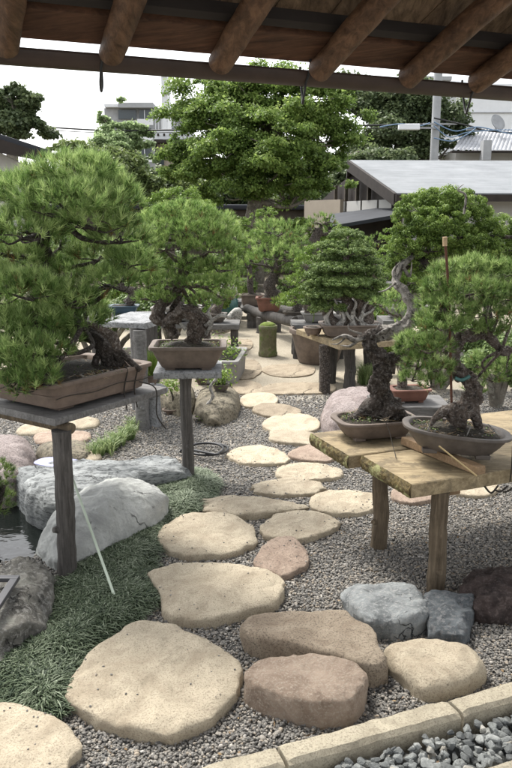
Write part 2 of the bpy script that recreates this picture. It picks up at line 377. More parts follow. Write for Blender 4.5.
sx = t.n('ShaderNodeSeparateXYZ'); t.l(pos, sx.inputs[0]); wn = t.noise(pos, 1.3, 4, .6)
ad = t.n('ShaderNodeMath', operation='MULTIPLY_ADD'); t.l(wn, ad.inputs[0]); ad.inputs[1].default_value = 1.6; t.l(sx.outputs['Y'], ad.inputs[2])
mr = t.n('ShaderNodeMapRange'); mr.inputs['From Min'].default_value = 7.1; mr.inputs['From Max'].default_value = 7.9; t.l(ad.outputs[0], mr.inputs['Value'])
m3 = t.n('ShaderNodeMapRange'); m3.inputs['From Min'].default_value = 13.2; m3.inputs['From Max'].default_value = 14.6; t.l(ad.outputs[0], m3.inputs['Value'])
t.color(t.mix(m3.outputs[0], t.mix(mr.outputs[0], gcol, scol), (.12, .105, .075))); t.bump(vor.outputs['Distance'], .7, -.01); t.rough(.9, .2)
M['ground'] = t.m
g = mb.build('ground', t.m, smooth=True); setting(g)
# pond water
t = NT('dark_pond_water'); co = t.coords((1, 1.6, 1)); t.b.inputs['Base Color'].default_value = (.006, .008, .007, 1); t.rough(.05, .25)
t.bump(t.noise(co, 11, 2, .5, .8), .22, .012)
mb = MB(); zz = -.10; P = POND.copy(); c = P.mean(0); P = c + (P - c) * 1.04; P[:, 2] = zz
n = len(P); mb.add(np.vstack([P, [c[0], c[1], zz]]), [(n, i, (i + 1) % n) for i in range(n)])
o = mb.build('pond_water', t.m); setting(o)

MOSS_PX = [(-60, 690), (-60, 655), (10, 650), (48, 628), (55, 595), (75, 560), (88, 552), (118, 536), (148, 512), (168, 502), (160, 488), (140, 482), (150, 472),
           (176, 468), (205, 472), (218, 482), (212, 496), (198, 505), (195, 512), (165, 525), (156, 545), (152, 562), (150, 580), (158, 600), (135, 618), (100, 640),
           (78, 668), (66, 700), (58, 716), (20, 706), (-20, 700)]
MOSS = np.array([G(u, v, .02) for u, v in MOSS_PX])

# ------------------------------------------------------------------ loose gravel (real pebbles near the camera)
def ico(sub):
    ph = (1 + 5 ** .5) / 2
    V = [(-1, ph, 0), (1, ph, 0), (-1, -ph, 0), (1, -ph, 0), (0, -1, ph), (0, 1, ph), (0, -1, -ph), (0, 1, -ph), (ph, 0, -1), (ph, 0, 1), (-ph, 0, -1), (-ph, 0, 1)]
    F = [(0, 11, 5), (0, 5, 1), (0, 1, 7), (0, 7, 10), (0, 10, 11), (1, 5, 9), (5, 11, 4), (11, 10, 2), (10, 7, 6), (7, 1, 8), (3, 9, 4), (3, 4, 2), (3, 2, 6), (3, 6, 8), (3, 8, 9), (4, 9, 5), (2, 4, 11), (6, 2, 10), (8, 6, 7), (9, 8, 1)]
    V = [np.array(v) / np.linalg.norm(v) for v in V]
    for _ in range(sub):
        mid = {}; NF = []
        def m(a, b):
            k = (min(a, b), max(a, b))
            if k not in mid: q = V[a] + V[b]; V.append(q / np.linalg.norm(q)); mid[k] = len(V) - 1
            return mid[k]
        for a, b, c in F: ab, bc, ca = m(a, b), m(b, c), m(c, a); NF += [(a, ab, ca), (b, bc, ab), (c, ca, bc), (ab, bc, ca)]
        F = NF
    return np.array(V), np.array(F)
def randrot(n):
    q = rng.normal(size=(n, 4)); q /= np.linalg.norm(q, axis=1)[:, None]; w_, x_, y_, z_ = q.T
    return np.stack([1 - 2 * (y_ * y_ + z_ * z_), 2 * (x_ * y_ - z_ * w_), 2 * (x_ * z_ + y_ * w_), 2 * (x_ * y_ + z_ * w_), 1 - 2 * (x_ * x_ + z_ * z_), 2 * (y_ * z_ - x_ * w_),
                     2 * (x_ * z_ - y_ * w_), 2 * (y_ * z_ + x_ * w_), 1 - 2 * (x_ * x_ + y_ * y_)], 1).reshape(n, 3, 3)
def pebbles(mb, P, r, sub=1, flat=.62, rough=0.):
    BV, BF = ico(sub); n = len(P); S = np.stack([rng.uniform(.8, 1.35, n), rng.uniform(.7, 1.0, n), rng.uniform(flat * .75, flat * 1.2, n)], 1) * r[:, None]
    V = BV[None] * S[:, None] if not rough else None
    if rough:
        K = 13; pn = unit(rng.normal(size=(n, K, 3))); hk = rng.uniform(.62, 1.0, (n, 1, K)); dt = np.einsum('vi,nki->nvk', BV, pn)
        rr_ = np.where(dt > .05, hk / np.maximum(dt, .05), 9).min(2)[..., None]; V = BV[None] * np.minimum(rr_, 1.35) * S[:, None]
    th = rng.uniform(0, 2 * math.pi, n); tl = rng.normal(0, .35, n); Rz = np.zeros((n, 3, 3)); c, s = np.cos(th), np.sin(th)
    Rz[:, 0, 0] = c; Rz[:, 0, 1] = -s; Rz[:, 1, 0] = s; Rz[:, 1, 1] = c; Rz[:, 2, 2] = 1
    Rx = np.zeros((n, 3, 3)); c, s = np.cos(tl), np.sin(tl); Rx[:, 0, 0] = 1; Rx[:, 1, 1] = c; Rx[:, 1, 2] = -s; Rx[:, 2, 1] = s; Rx[:, 2, 2] = c
    V = np.einsum('nij,nvj->nvi', Rz @ Rx, V) + P[:, None]
    F = BF[None] + (np.arange(n) * len(BV))[:, None, None]
    mb.add(V.reshape(-1, 3), F.reshape(-1, 3), np.repeat(rng.uniform(0, 1, n), len(BV)))
N0 = 430000
px = rng.uniform(-2.4, 2.6, N0); py = rng.uniform(1.55, 6.9, N0)
keep = (np.abs(px) < .36 * py + .25) & ~inpoly(px, py, POND) & ~(inpoly(px, py, MOSS) & (polydist(px, py, MOSS) > .05))
pt = (px - K0[0]) * AN[0] + (py - K0[1]) * AN[1]; keep &= (pt > -.02) | (pt < -.42)
keep &= rng.uniform(0, 1, N0) < np.clip(1.25 - (py - 3) * .22, .3, 1)
keep &= ~((py > 5.6) & (rng.uniform(0, 1, N0) < (py - 5.6) / 1.3))
px, py = px[keep], py[keep]
r = np.exp(rng.normal(math.log(.0047), .26, len(px))) * (1 + np.clip(py - 3, 0, 3) * .09)
P = np.stack([px, py, rng.uniform(-.002, .006, len(px))], 1)
P[:, 2] += .006 * fbm(np.stack([px * .9, py * .9, px * 0], 1), 3)
mb = MB(); pebbles(mb, P, r)
M['pebble'] = tintmat('pebbles', [(0, (.09, .087, .082)), (.3, (.165, .158, .147)), (.6, (.22, .208, .188)), (.85, (.30, .275, .24)), (.95, (.31, .26, .20)), (1, (.45, .43, .40))], .75)
o = mb.build('gravel', M['pebble'], smooth=True); setting(o, 'stuff')
# coarse crushed stone in the drain channel
mb = MB(); n = 2300; s_ = rng.uniform(-.55, 1.6, n); t_ = rng.uniform(-.275, -.105, n); zz = rng.uniform(-.045, .03, n)
P = np.stack([K0[0] + s_ * AX[0] + t_ * AN[0], K0[1] + s_ * AX[1] + t_ * AN[1], zz], 1); pebbles(mb, P, rng.uniform(.010, .019, n), 2, .8, .55)
M['crushed'] = tintmat('crushed_stone', [(0, (.10, .105, .105)), (.5, (.185, .195, .19)), (.9, (.30, .31, .30)), (1, (.42, .38, .31))], .9, .2, 1., 90)
o = mb.build('drain_channel_gravel', M['crushed'], smooth=False); setting(o, 'stuff')

# ------------------------------------------------------------------ stones
def stone(name, label, cat, px, h, mat, p=4.5, group=None, amp=.006, freq=9, angular=0., zref=.5, zb=-.03, n=120, flat_noise=1., slope=None, sides=None, parent=None, chip=0.0):
    """px = outline in the photograph, taken as the stone's widest line at height h*zref"""
    O = np.array([G(u, v, h * zref) for u, v in px]) if not isinstance(px, np.ndarray) else px
    O = catmull(O, 14, True)[:, :2]; seg = np.r_[0, np.cumsum(np.linalg.norm(np.roll(O, -1, 0) - O, axis=1))]
    tt = np.linspace(0, seg[-1], n, endpoint=False); OO = np.vstack([O, O[:1]]); O = np.stack([np.interp(tt, seg, OO[:, 0]), np.interp(tt, seg, OO[:, 1])], 1)
    c = O.mean(0); sz = np.linalg.norm(O - c, axis=1).mean()
    V = []; K = 26
    for k in range(1, K + 1):
        ph = k / K * math.pi / 2; rr = math.sin(ph) ** (2 / p); zz = math.cos(ph) ** (2 / p) if k < K else 0
        ring = c + (O - c) * rr; V.append(np.c_[ring, np.full(n, h * zz)])
    # densify the flat interior
    inner = [c + (O - c) * q * (math.sin(math.pi / 2 / K) ** (2 / p)) for q in (.12, .3, .5, .7, .86)]
    zt = h * math.cos(math.pi / 2 / K) ** (2 / p)
    V = [np.c_[q, np.full(n, zt)] for q in inner] + V + [np.c_[c + (O - c) * 1.01, np.full(n, zb)]]
    nr = len(V); V = np.concatenate(V); V = np.vstack([V, [c[0], c[1], zt]])
    seed = rng.uniform(0, 50, 3)
    rel = (V - [c[0], c[1], 0]); rad = np.linalg.norm(rel[:, :2], axis=1) / sz
    Nn = fbm(V * freq + seed, 5); up = np.clip(V[:, 2] / h, 0, 1)
    out = rel.copy(); out[:, 2] = 0; ln = np.linalg.norm(out, axis=1)[:, None] + 1e-6; out = out / ln
    V[:, 2] += up * (amp * flat_noise * Nn * 2 + amp * 1.2 * noise(V * 2.6 + seed) - amp * 1.2 * np.clip(noise(V * 16 + seed) - .25, 0, 1) * 2)
    V += out * (np.clip(rad, 0, 1) ** 3)[:, None] * ((amp * 2.2) * fbm(V * freq * .8 + seed + 7, 4))[:, None]
    if chip:
        ch = np.clip(ridge(np.c_[V[:, :2] * 7, V[:, 2] * 2] + seed, 4), -1, 1); V += out * ((rad ** 6) * chip * ch)[:, None]; V[:, 2] -= up * np.clip(rad - .72, 0, 1) * chip * 2.2 * np.clip(noise(V * 13 + seed) + .1, 0, 1)
    if angular:
        rd = ridge(V * (1.1 / sz) + seed, 5); V += out * (rad ** 2 * angular * rd)[:, None]; V[:, 2] += up * angular * .7 * rd
    if slope: V[:, 2] += up * (rel[:, 0] * slope[0] + rel[:, 1] * slope[1])
    V[:, 2] = np.maximum(V[:, 2], zb)
    F = quadstrip(nr, n); mb = MB(); mb.add(V, [tuple(f[::-1]) for f in F])
    mb.f[3].append(np.array([(nr * n, i, (i + 1) % n) for i in range(n)]))
    if chip > .006:
        nt_ = len(V) - 1; rv = rad[:nt_]; cand = np.where((rv > .45) & (rv < .95) & (V[:nt_, 2] > h * .8))[0]; pk = rng.choice(cand, 22)
        GRIT.append(V[pk] + np.c_[rng.normal(0, .004, (22, 2)), np.full(22, .002)])
    o = mb.build(name, mat, parent, smooth=True)
    if parent is None: tag(o, label, cat, group)
    return o
GRIT = []
GS = 'stepping stones of the winding garden path'
SS = [
 ('largest pale stepping stone at the front, with its left edge in the dark grass', [(135, 626), (165, 627), (200, 640), (227, 655), (241, 668), (236, 694), (215, 718), (180, 733), (140, 735), (100, 723), (75, 711), (66, 695), (78, 672), (100, 648)], .055, 'cream'),
 ('cream stepping stone cut off by the bottom left corner of the picture', [(-50, 712), (0, 706), (28, 709), (58, 722), (76, 742), (74, 758), (60, 778), (20, 800), (-40, 800)], .05, 'cream'),
 ('wide cream stepping stone with a notched left side, just behind the largest one', [(151, 578), (165, 568), (200, 566), (240, 568), (272, 575), (284, 590), (276, 604), (250, 612), (215, 622), (185, 621), (164, 612), (160, 596)], .06, 'cream'),
 ('rounded pale stepping stone with a small crack, touching the grass tip', [(157, 540), (168, 525), (190, 515), (225, 515), (250, 526), (256, 540), (245, 550), (215, 557), (178, 555)], .045, 'cream'),
 ('small pinkish five sided stepping stone beside the gravel', [(254, 562), (268, 543), (285, 540), (300, 545), (309, 560), (300, 571), (278, 577), (260, 571)], .04, 'pink'),
 ('pale stepping stone with two straight edges, between the pinkish one and the speckled oval', [(261, 528), (275, 516), (300, 512), (330, 517), (338, 525), (325, 534), (300, 541), (270, 538)], .04, 'cream'),
 ('long cream stepping stone with a bumpy top near the tip of the grass bed', [(203, 503), (222, 499), (260, 499), (290, 504), (296, 509), (270, 515), (235, 517), (208, 512)], .045, 'cream'),
 ('flat speckled stepping stone shaped like a lens in the middle of the path', [(250, 488), (268, 482), (300, 480), (322, 486), (317, 493), (290, 496), (264, 494)], .035, 'cream'),
 ('oval stepping stone dotted with dark specks left of the bench leg', [(310, 501), (325, 492), (350, 491), (375, 497), (377, 508), (350, 515), (320, 512)], .035, 'cream'),
 ('bright cream stepping stone with pointed ends right of the coiled hose', [(228, 456), (240, 448), (266, 447), (288, 457), (280, 464), (245, 464)], .035, 'cream'),
 ('smooth humped stepping stone level with the lower corner of the plank bench', [(276, 471), (290, 465), (316, 464), (340, 471), (336, 478), (310, 481), (285, 479)], .035, 'cream'),
 ('pinkish flat stepping stone half tucked below the plank bench corner', [(288, 455), (302, 447), (318, 447), (336, 456), (326, 462), (300, 460)], .03, 'pink'),
 ('straight sided pale stepping stone ending beside the plank bench', [(270, 434), (275, 431), (312, 433), (322, 440), (316, 445), (282, 443), (270, 440)], .03, 'cream'),
 ('broad squarish stepping stone in front of the pink granite boulder', [(262, 424), (275, 416), (300, 414), (318, 420), (318, 429), (300, 433), (272, 431)], .03, 'cream'),
 ('stepping stone shaped like a loaf where the path bends left', [(252, 410), (262, 404), (285, 405), (301, 411), (295, 416), (268, 417)], .03, 'cream_old'),
 ('short pale stepping stone next to the rock with the leafy plants', [(240, 402), (246, 395), (268, 393), (278, 399), (272, 405), (250, 407)], .03, 'cream'),
 ('stepping stone below the plank bench, seen left of its near leg', [(391, 497), (396, 489), (420, 487), (436, 492), (430, 502), (405, 503)], .03, 'pink'),
 ('stepping stone below the plank bench, seen right of its near leg', [(455, 492), (466, 485), (490, 483), (500, 489), (488, 496), (465, 496)], .03, 'cream'),
 ('wide buff flagstone crossing the path where the sand begins', [(262, 388), (280, 383), (330, 384), (330, 392), (290, 394), (264, 393)], .02, 'cream_old'),
 ('buff flagstone at the left edge of the sandy path', [(234, 390), (232, 382), (252, 381), (262, 386), (260, 393), (242, 394)], .02, 'cream_old'),
 ('round worn flagstone in front of the tall clay tub', [(268, 374), (262, 368), (282, 364), (312, 366), (312, 374), (290, 377)], .015, 'cream_old'),
 ('narrow flagstone beside the planter on the left of the sand', [(236, 372), (240, 362), (256, 361), (262, 370), (254, 377), (240, 378)], .015, 'cream_old'),
 ('faint flagstone left of the mossy clay pipe', [(222, 346), (230, 340), (250, 340), (252, 347), (240, 352), (226, 351)], .015, 'cream_old'),
]
for lab, pxs, h, m in SS:
    stone('stepping_stone', lab, 'stepping stone', pxs, h, M[m], p=8, group=GS, amp=.007 if h > .03 else .004, freq=12, chip=.012 if h > .03 else .005)
stone('edge_rock', 'long brown slab of rock lying behind the smaller red brown block', 'rock', [(242, 634), (252, 624), (290, 621), (345, 618), (355, 624), (372, 640), (385, 662), (383, 671), (362, 675), (320, 661), (280, 652), (250, 645)], .10, M['tan_block'], 9, 'rough rocks edging the path', .008, 8, .010, .5, n=160)
stone('edge_rock', 'red brown block of rock in front of the long slab, flat topped', 'rock', [(244, 686), (249, 676), (262, 669), (300, 664), (340, 667), (362, 676), (367, 688), (354, 709), (326, 714), (300, 711), (262, 700)], .105, M['brown'], 9, 'rough rocks edging the path', .008, 8, .009, .5, n=160)
stone('edge_rock', 'rounded sandy rock with pitted top, right of the two brown blocks', 'rock', [(383, 656), (393, 648), (430, 644), (462, 650), (480, 660), (485, 672), (468, 684), (432, 692), (412, 684), (394, 670)], .09, M['cream'], 4, 'rough rocks edging the path', .007, 8, .006, .5, n=150)
stone('edge_rock', 'light blue grey rock with a chipped flat top left of the bench leg', 'rock', [(345, 602), (352, 593), (385, 590), (412, 592), (426, 605), (428, 622), (400, 629), (368, 627)], .10, M['bluegrey'], 7, 'rough rocks edging the path', .008, 9, .016, .5, n=140)
stone('edge_rock', 'dark slate rock at the foot of the near bench leg', 'rock', [(418, 603), (428, 597), (455, 598), (474, 603), (472, 620), (464, 636), (440, 636), (424, 624)], .085, M['dgrey'], 5, 'rough rocks edging the path', .008, 9, .02, .5, n=140)
stone('edge_rock', 'dark reddish rock at the right edge behind the sandy one', 'rock', [(464, 592), (470, 578), (490, 573), (525, 578), (540, 595), (525, 610), (490, 611), (472, 607)], .10, M['dbrown'], 3.2, 'rough rocks edging the path', .009, 10, .04, .5, n=140)
stone('edge_rock', 'pink granite boulder behind the plank bench', 'rock', [(322, 414), (326, 400), (345, 392), (372, 392), (392, 400), (390, 418), (360, 426), (332, 424)], .22, M['granite'], 2.6, 'rough rocks edging the path', .012, 6, .03, .5, n=130)
# pond rocks
stone('pond_rock', 'big pale domed boulder beside the pond, half wrapped by dark grass', 'rock', [(41, 543), (46, 524), (62, 508), (82, 495), (108, 487), (135, 487), (158, 494), (167, 505), (152, 515), (122, 531), (90, 546), (60, 553)], .215, M['white'], 2.6, 'rocks round the pond', .012, 5, .036, .45, -.3, n=260, slope=(.06, .03))
stone('pond_rock', 'long flat grey slab bridging the back edge of the pond', 'rock', [(16, 474), (40, 468), (100, 465), (160, 461), (186, 467), (182, 475), (150, 480), (118, 487), (88, 499), (58, 506), (30, 492)], .12, M['slab'], 5, 'rocks round the pond', .012, 6, .035, .6, -.3, n=240)
stone('pond_rock', 'rough lichen covered rock in the lower left pond corner', 'rock', [(-70, 600), (-30, 586), (15, 566), (42, 572), (52, 592), (48, 612), (30, 632), (0, 652), (-60, 668)], .15, M['pond_rock'], 3.0, 'rocks round the pond', .016, 8, .05, .5, -.35, n=220)
stone('pond_rock', 'rounded brown grey rock at the left edge behind the pond', 'rock', [(-30, 462), (-20, 442), (5, 436), (28, 442), (36, 458), (20, 474), (-10, 478)], .17, M['granite'], 2.6, 'rocks round the pond', .012, 6, .02, .5, -.3, n=130)
stone('pond_rock', 'low brown log shaped rock behind the grey slab', 'rock', [(36, 452), (44, 444), (80, 442), (90, 447), (86, 456), (50, 458)], .08, M['tan_rock'], 3, 'rocks round the pond', .006, 8, .01)
stone('pond_rock', 'small pale stone lying at the left tip of the weeds', 'rock', [(80, 456), (88, 451), (100, 453), (100, 458), (88, 460)], .04, M['cream'], 2.6, 'rocks round the pond')
for lab, pxs in (('orange buff flat stone seen behind the dark table post', [(34, 440), (40, 433), (84, 431), (92, 436), (80, 442), (46, 444)]), ('cream flat stone under the left end of the grey table', [(16, 430), (30, 423), (66, 423), (72, 429), (52, 433), (24, 434)]),
                 ('cream flat stone further back under the pine pot', [(66, 424), (78, 417), (98, 420), (96, 426), (80, 428)])):
    stone('flat_stone', lab, 'flat stone', pxs, .04, M['pink' if 'orange' in lab else 'cream'], 3.6, 'flat stones behind the pond')
o = stone('plastic_bag', 'flat violet blue plastic sheet lying on the grey slab', 'plastic sheet', np.array([G(u, v, .125) for u, v in [(34, 461), (46, 456), (70, 457), (86, 461), (80, 464), (50, 465)]]), .012, M['slate_violet'], 3, amp=.002, zb=.0)
for vtx in o.data.vertices: vtx.co.z = vtx.co.z
o.location.z += .112
stone('planting_rock', 'large tan rock on the gravel carrying little pots of greenery', 'rock', [(196, 410), (196, 398), (208, 391), (232, 392), (240, 398), (234, 410), (214, 416)], .17, M['tan_rock'], 3, None, .012, 6, .03, .5, n=120)
stone('planting_rock', 'tan boulder leaning left of the small potted sapling', 'rock', [(158, 396), (160, 382), (172, 378), (186, 384), (196, 396), (186, 404), (170, 402)], .2, M['tan_rock'], 2.8, None, .012, 6, .03, .5, n=120)
mb = MB(); P = np.concatenate(GRIT); pebbles(mb, P, rng.uniform(.0018, .0048, len(P))); setting(mb.build('spilled_grit', M['pebble'], smooth=True), 'stuff')
# kerb stones
def kerb(s0, s1, t0, t1, lab):
    mb = MB(); L = s1 - s0; nn = max(2, int(L / .02)); prof = [(t1, -.09), (t1, .045), (t1 - .012, .06), ((t0 + t1) / 2 + .02, .061), ((t0 + t1) / 2 - .02, .061), (t0 + .012, .06), (t0, .045), (t0, -.09)]
    V = []
    for i in range(nn + 1):
        s = s0 + L * i / nn
        e = .006 if i in (0, nn) else 0
        for (tq, zq) in prof: V.append((K0[0] + s * AX[0] + tq * AN[0], K0[1] + s * AX[1] + tq * AN[1], zq - (e if zq > .05 else 0)))
    V = np.array(V); k = len(prof); nz = fbm(V * 14, 4) * .006; V[:, 2] += nz; V[:, :2] += AN * (fbm(V * 11 + 5, 4) * .008)[:, None]
    mb.add(V, quadstrip(nn + 1, k))
    for e, rev in ((0, False), (nn * k, True)):
        ring = V[e:e + k]; q = [(k, (i + 1) % k, i) if not rev else (k, i, (i + 1) % k) for i in range(k)]; mb.add(np.vstack([ring, ring.mean(0)]), q)
    tag(mb.build('kerb_stone', M['kerb'], smooth=False), lab, 'kerb stone', 'kerb stones along the drain channel')
kerb(-.66, -.006, -.085, 0, 'kerb stone running off the bottom edge, left of the first joint')
kerb(.006, .60, -.085, 0, 'middle kerb stone in front of the red brown block')
kerb(.612, 1.25, -.085, 0, 'kerb stone reaching the right edge beyond the second joint')
kerb(.2, 1.5, -.39, -.30, 'near kerb stone showing only at the bottom right corner')

# ------------------------------------------------------------------ foliage builders
def unit(v): return v / (np.linalg.norm(v, axis=-1, keepdims=True) + 1e-9)
def needles(mb, C, Dr, n, L, wd, spread, tint):
    k = len(C); d = unit(Dr[:, None] + rng.normal(size=(k, n, 3)) * spread)
    ax = rng.uniform(-.1, .35, (k, n, 1)) * L; b = C[:, None] + Dr[:, None] * ax
    ln = L * rng.uniform(.65, 1.1, (k, n, 1)); tip = b + d * ln; mid_up = np.array([0, 0, .06]) * L
    sd_ = unit(np.cross(d, rng.normal(size=(k, n, 3)))) * wd / 2
    V = np.stack([b - sd_, b + sd_, tip + mid_up], 2).reshape(-1, 3)
    tt = np.clip(tint[:, None] + rng.normal(0, .13, (k, n)), 0, 1).repeat(3)
    mb.add(V, np.arange(len(V)).reshape(-1, 3), tt)
def leaves(mb, C, Dr, size, tint, jit=.8, asp=.55):
    k = len(C); nrm = unit(Dr + rng.normal(size=(k, 3)) * jit); a = unit(np.cross(nrm, rng.normal(size=(k, 3)))); b = np.cross(nrm, a)
    s = size * rng.uniform(.6, 1.25, (k, 1)); a = a * s * .5; b = b * s * .5 * asp
    V = np.stack([C - a, C + b * 1.0 - a * .1, C + a, C - b - a * .1], 1).reshape(-1, 3)
    mb.add(V, np.arange(len(V)).reshape(-1, 4), np.repeat(np.clip(tint, 0, 1), 4))
def padpoints(c, rad, n, lo=-.35, inner=.62):
    c = np.asarray(c); rad = np.asarray(rad); out = []; need = n
    d = unit(rng.normal(size=(n * 4, 3))); d = d[d[:, 2] > lo][:n]
    rr = rng.uniform(inner, 1.0, (len(d), 1)); bumpy = 1 + .28 * fbm(d * 1.7 + c * 3, 3)[:, None]
    return c + d * rad * rr * bumpy, unit(d / rad * rad.mean()), rr[:, 0]
def px_pads(pads, y0):
    out = []
    for q in pads:
        u, v, ru, rv = q[:4]; dy = q[4] if len(q) > 4 else 0; y = y0 + dy; k = y / FPX
        out.append((D(u, v, y), np.array([ru * k, ru * k * .8, rv * k])))
    return out
def pine_crown(parent, pads, dens, L, wd, nn, mat, spread=.55, lo=-.45, name='foliage', inner=.62):
    mb = MB()
    for c, rad in pads:
        area = rad[0] * rad[1] * 4 + rad[2] * rad[0] * 2
        n = max(8, int(dens * area)); C, N, rr = padpoints(c, rad, n, lo, inner)
        Dr = unit(N * .75 + np.array([0, 0, .75]) + rng.normal(size=N.shape) * .22)
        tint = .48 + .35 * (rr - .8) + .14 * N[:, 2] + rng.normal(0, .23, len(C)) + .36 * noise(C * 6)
        needles(mb, C, Dr, nn, L, wd, spread, tint)
    return mb.build(name, mat, parent)
def juniper_crown(parent, pads, dens, r, mat, nn=60, leaf=.008, name='foliage', lo=-.5):
    mb = MB()
    for c, rad in pads:
        area = rad[0] * rad[1] * 4 + rad[2] * rad[0] * 2; n = max(6, int(dens * area)); C, N, rr = padpoints(c, rad, n, lo, .7)
        tb = rng.normal(0, .1, n)[:len(C)]
        d = unit(rng.normal(size=(len(C), nn, 3))); rs = r * rng.uniform(.7, 1.3, (len(C), 1, 1))
        P = (C[:, None] + d * rs * np.array([1, 1, .75]) * rng.uniform(.55, 1, (len(C), nn, 1))).reshape(-1, 3); dd_ = d.reshape(-1, 3)
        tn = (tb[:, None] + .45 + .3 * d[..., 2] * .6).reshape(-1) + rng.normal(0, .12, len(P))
        leaves(mb, P, dd_, leaf, tn, .45, .8)
    return mb.build(name, mat, parent)
def limbs(mb, hub, pads, r0, r1=.3, amp=.25, sub=5):
    for c, rad in pads:
        tgt = np.asarray(c) - [0, 0, rad[2] * .35]; h = np.asarray(hub[int(rng.integers(len(hub)))]) if np.ndim(hub[0]) else np.asarray(hub)
        if np.ndim(hub[0]): hh = np.array(hub); h = hh[np.argmin(np.linalg.norm(hh - tgt - [0, 0, -.15 * rad[0]], axis=1))]
        m = (h + tgt) / 2 + rng.normal(size=3) * np.linalg.norm(tgt - h) * .13
        tube(mb, [h, m, tgt], [r0, r0 * .7, r0 * r1], 7, sub, amp, 30)
        for q in range(5):
            a = rng.uniform(0, 6.28); e = tgt + np.array([math.cos(a) * rad[0] * .75, math.sin(a) * rad[1] * .75, rad[2] * .2]); tube(mb, [tgt, (tgt + e) / 2 + rng.normal(size=3) * .1 * rad[0], e], [r0 * .35, r0 * .12], 5, 3)
def pot(parent, c, sx, sy, h, mat, rot=0, p=6, flare=.8, lip=.012, tilt=0, feet=True, wall=.015, soil=True, band=False, n=64, soilmat=None):
    z0 = .012 if feet else 0
    prof = [(flare * .93, z0), (flare, z0 + h * .06), ((flare + 1) / 2, h * .5), (.985, h * .86)]
    if band: prof[2:3] = [((flare + 1) / 2 - .01, h * .5), ((flare + 1) / 2 + .012, h * .52), ((flare + 1) / 2 + .012, h * .56), ((flare + 1) / 2, h * .58)]
    fr = 1 + lip / sx; prof += [(fr, h * .88), (fr + .004, h * .97), (fr - .006, h), (1 - wall / sx * 1.0, h), (1 - wall / sx * 1.3, h * .97), (.93 * (1 - wall / sx), h * .7)]
    mb = MB(); lathe(mb, c, prof, n, sx, sy, rot, p, tilt=tilt)
    o = mb.build('pot', mat, parent, smooth=True)
    m = o.modifiers.new('edges', 'EDGE_SPLIT'); m.split_angle = math.radians(38)
    if feet:
        for a, b in ((-1, -1), (1, -1), (1, 1), (-1, 1)):
            q = np.array([a * sx * flare * .68, b * sy * flare * .68]); cr, sr = math.cos(rot), math.sin(rot)
            mb = MB(); box(mb, (c[0] + q[0] * cr - q[1] * sr, c[1] + q[0] * sr + q[1] * cr, c[2] + .009 + (q[0] * math.sin(tilt))), (sx * .28, sy * .28, .02), rot)
            mb.build('pot_foot', mat, parent, bevel=.003)
    if soil:
        mb = MB(); rings = []; a = [(.93 * (1 - wall / sx), h * .72), (.8, h * .88), (.55, h * .98), (.3, h * 1.06), (.02, h * 1.1)]
        lathe(mb, c, a, n, sx, sy, rot, p, capb=False, tilt=tilt); V = mb.v[0]; V[n:, 2] += .006 * fbm(V[n:] * 40, 3)
        mb.build('soil', soilmat or M['soil'], parent, smooth=True)
    return o

# ------------------------------------------------------------------ mondo grass bed
def blades(mb, C, n, L, wd, tint, lean=.9, spread=.4):
    k = len(C); th = rng.uniform(0, 2 * math.pi, (k, n)); out = np.stack([np.cos(th), np.sin(th), np.zeros_like(th)], 2)
    ln = L * rng.uniform(.6, 1.2, (k, n, 1)); le = rng.uniform(.25, 1, (k, n, 1)) * lean; b = C[:, None] + out * .008 * rng.uniform(0, 1, (k, n, 1))
    side = np.stack([-np.sin(th), np.cos(th), np.zeros_like(th)], 2) * wd / 2
    m1 = b + ln * (out * le * .35 + [0, 0, .42]); m2 = m1 + ln * (out * le * .5 + np.array([0, 0, .12]) * (1.2 - le)); tip = m2 + ln * (out * le * .3 + [0, 0, -.16]) * le
    V = np.stack([b - side, b + side, m1 - side, m1 + side, m2 - side * .8, m2 + side * .8, tip], 2)
    base = (np.arange(k * n) * 7)[:, None]; Q = np.concatenate([base + [0, 1, 3, 2], base + [2, 3, 5, 4]], 0); T = base + [4, 5, 6]
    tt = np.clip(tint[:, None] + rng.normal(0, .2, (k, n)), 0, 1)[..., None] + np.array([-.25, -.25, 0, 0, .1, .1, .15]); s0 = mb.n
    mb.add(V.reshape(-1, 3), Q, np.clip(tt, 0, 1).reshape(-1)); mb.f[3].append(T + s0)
mb = MB(); lo, hi = MOSS.min(0), MOSS.max(0); N = 9500; qx = rng.uniform(lo[0], hi[0], N); qy = rng.uniform(lo[1], hi[1], N)
k = inpoly(qx, qy, MOSS); qx, qy = qx[k], qy[k]; print('mondo clumps', len(qx))
dd = polydist(qx, qy, MOSS); C = np.stack([qx, qy, -.01 + .02 * np.clip(dd / .1, 0, 1) + .02 * noise(np.stack([qx * 5, qy * 5, qx * 0], 1))], 1)
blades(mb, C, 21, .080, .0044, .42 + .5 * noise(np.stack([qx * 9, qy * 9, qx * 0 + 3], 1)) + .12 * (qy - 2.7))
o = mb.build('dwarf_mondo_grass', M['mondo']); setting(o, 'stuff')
C = []
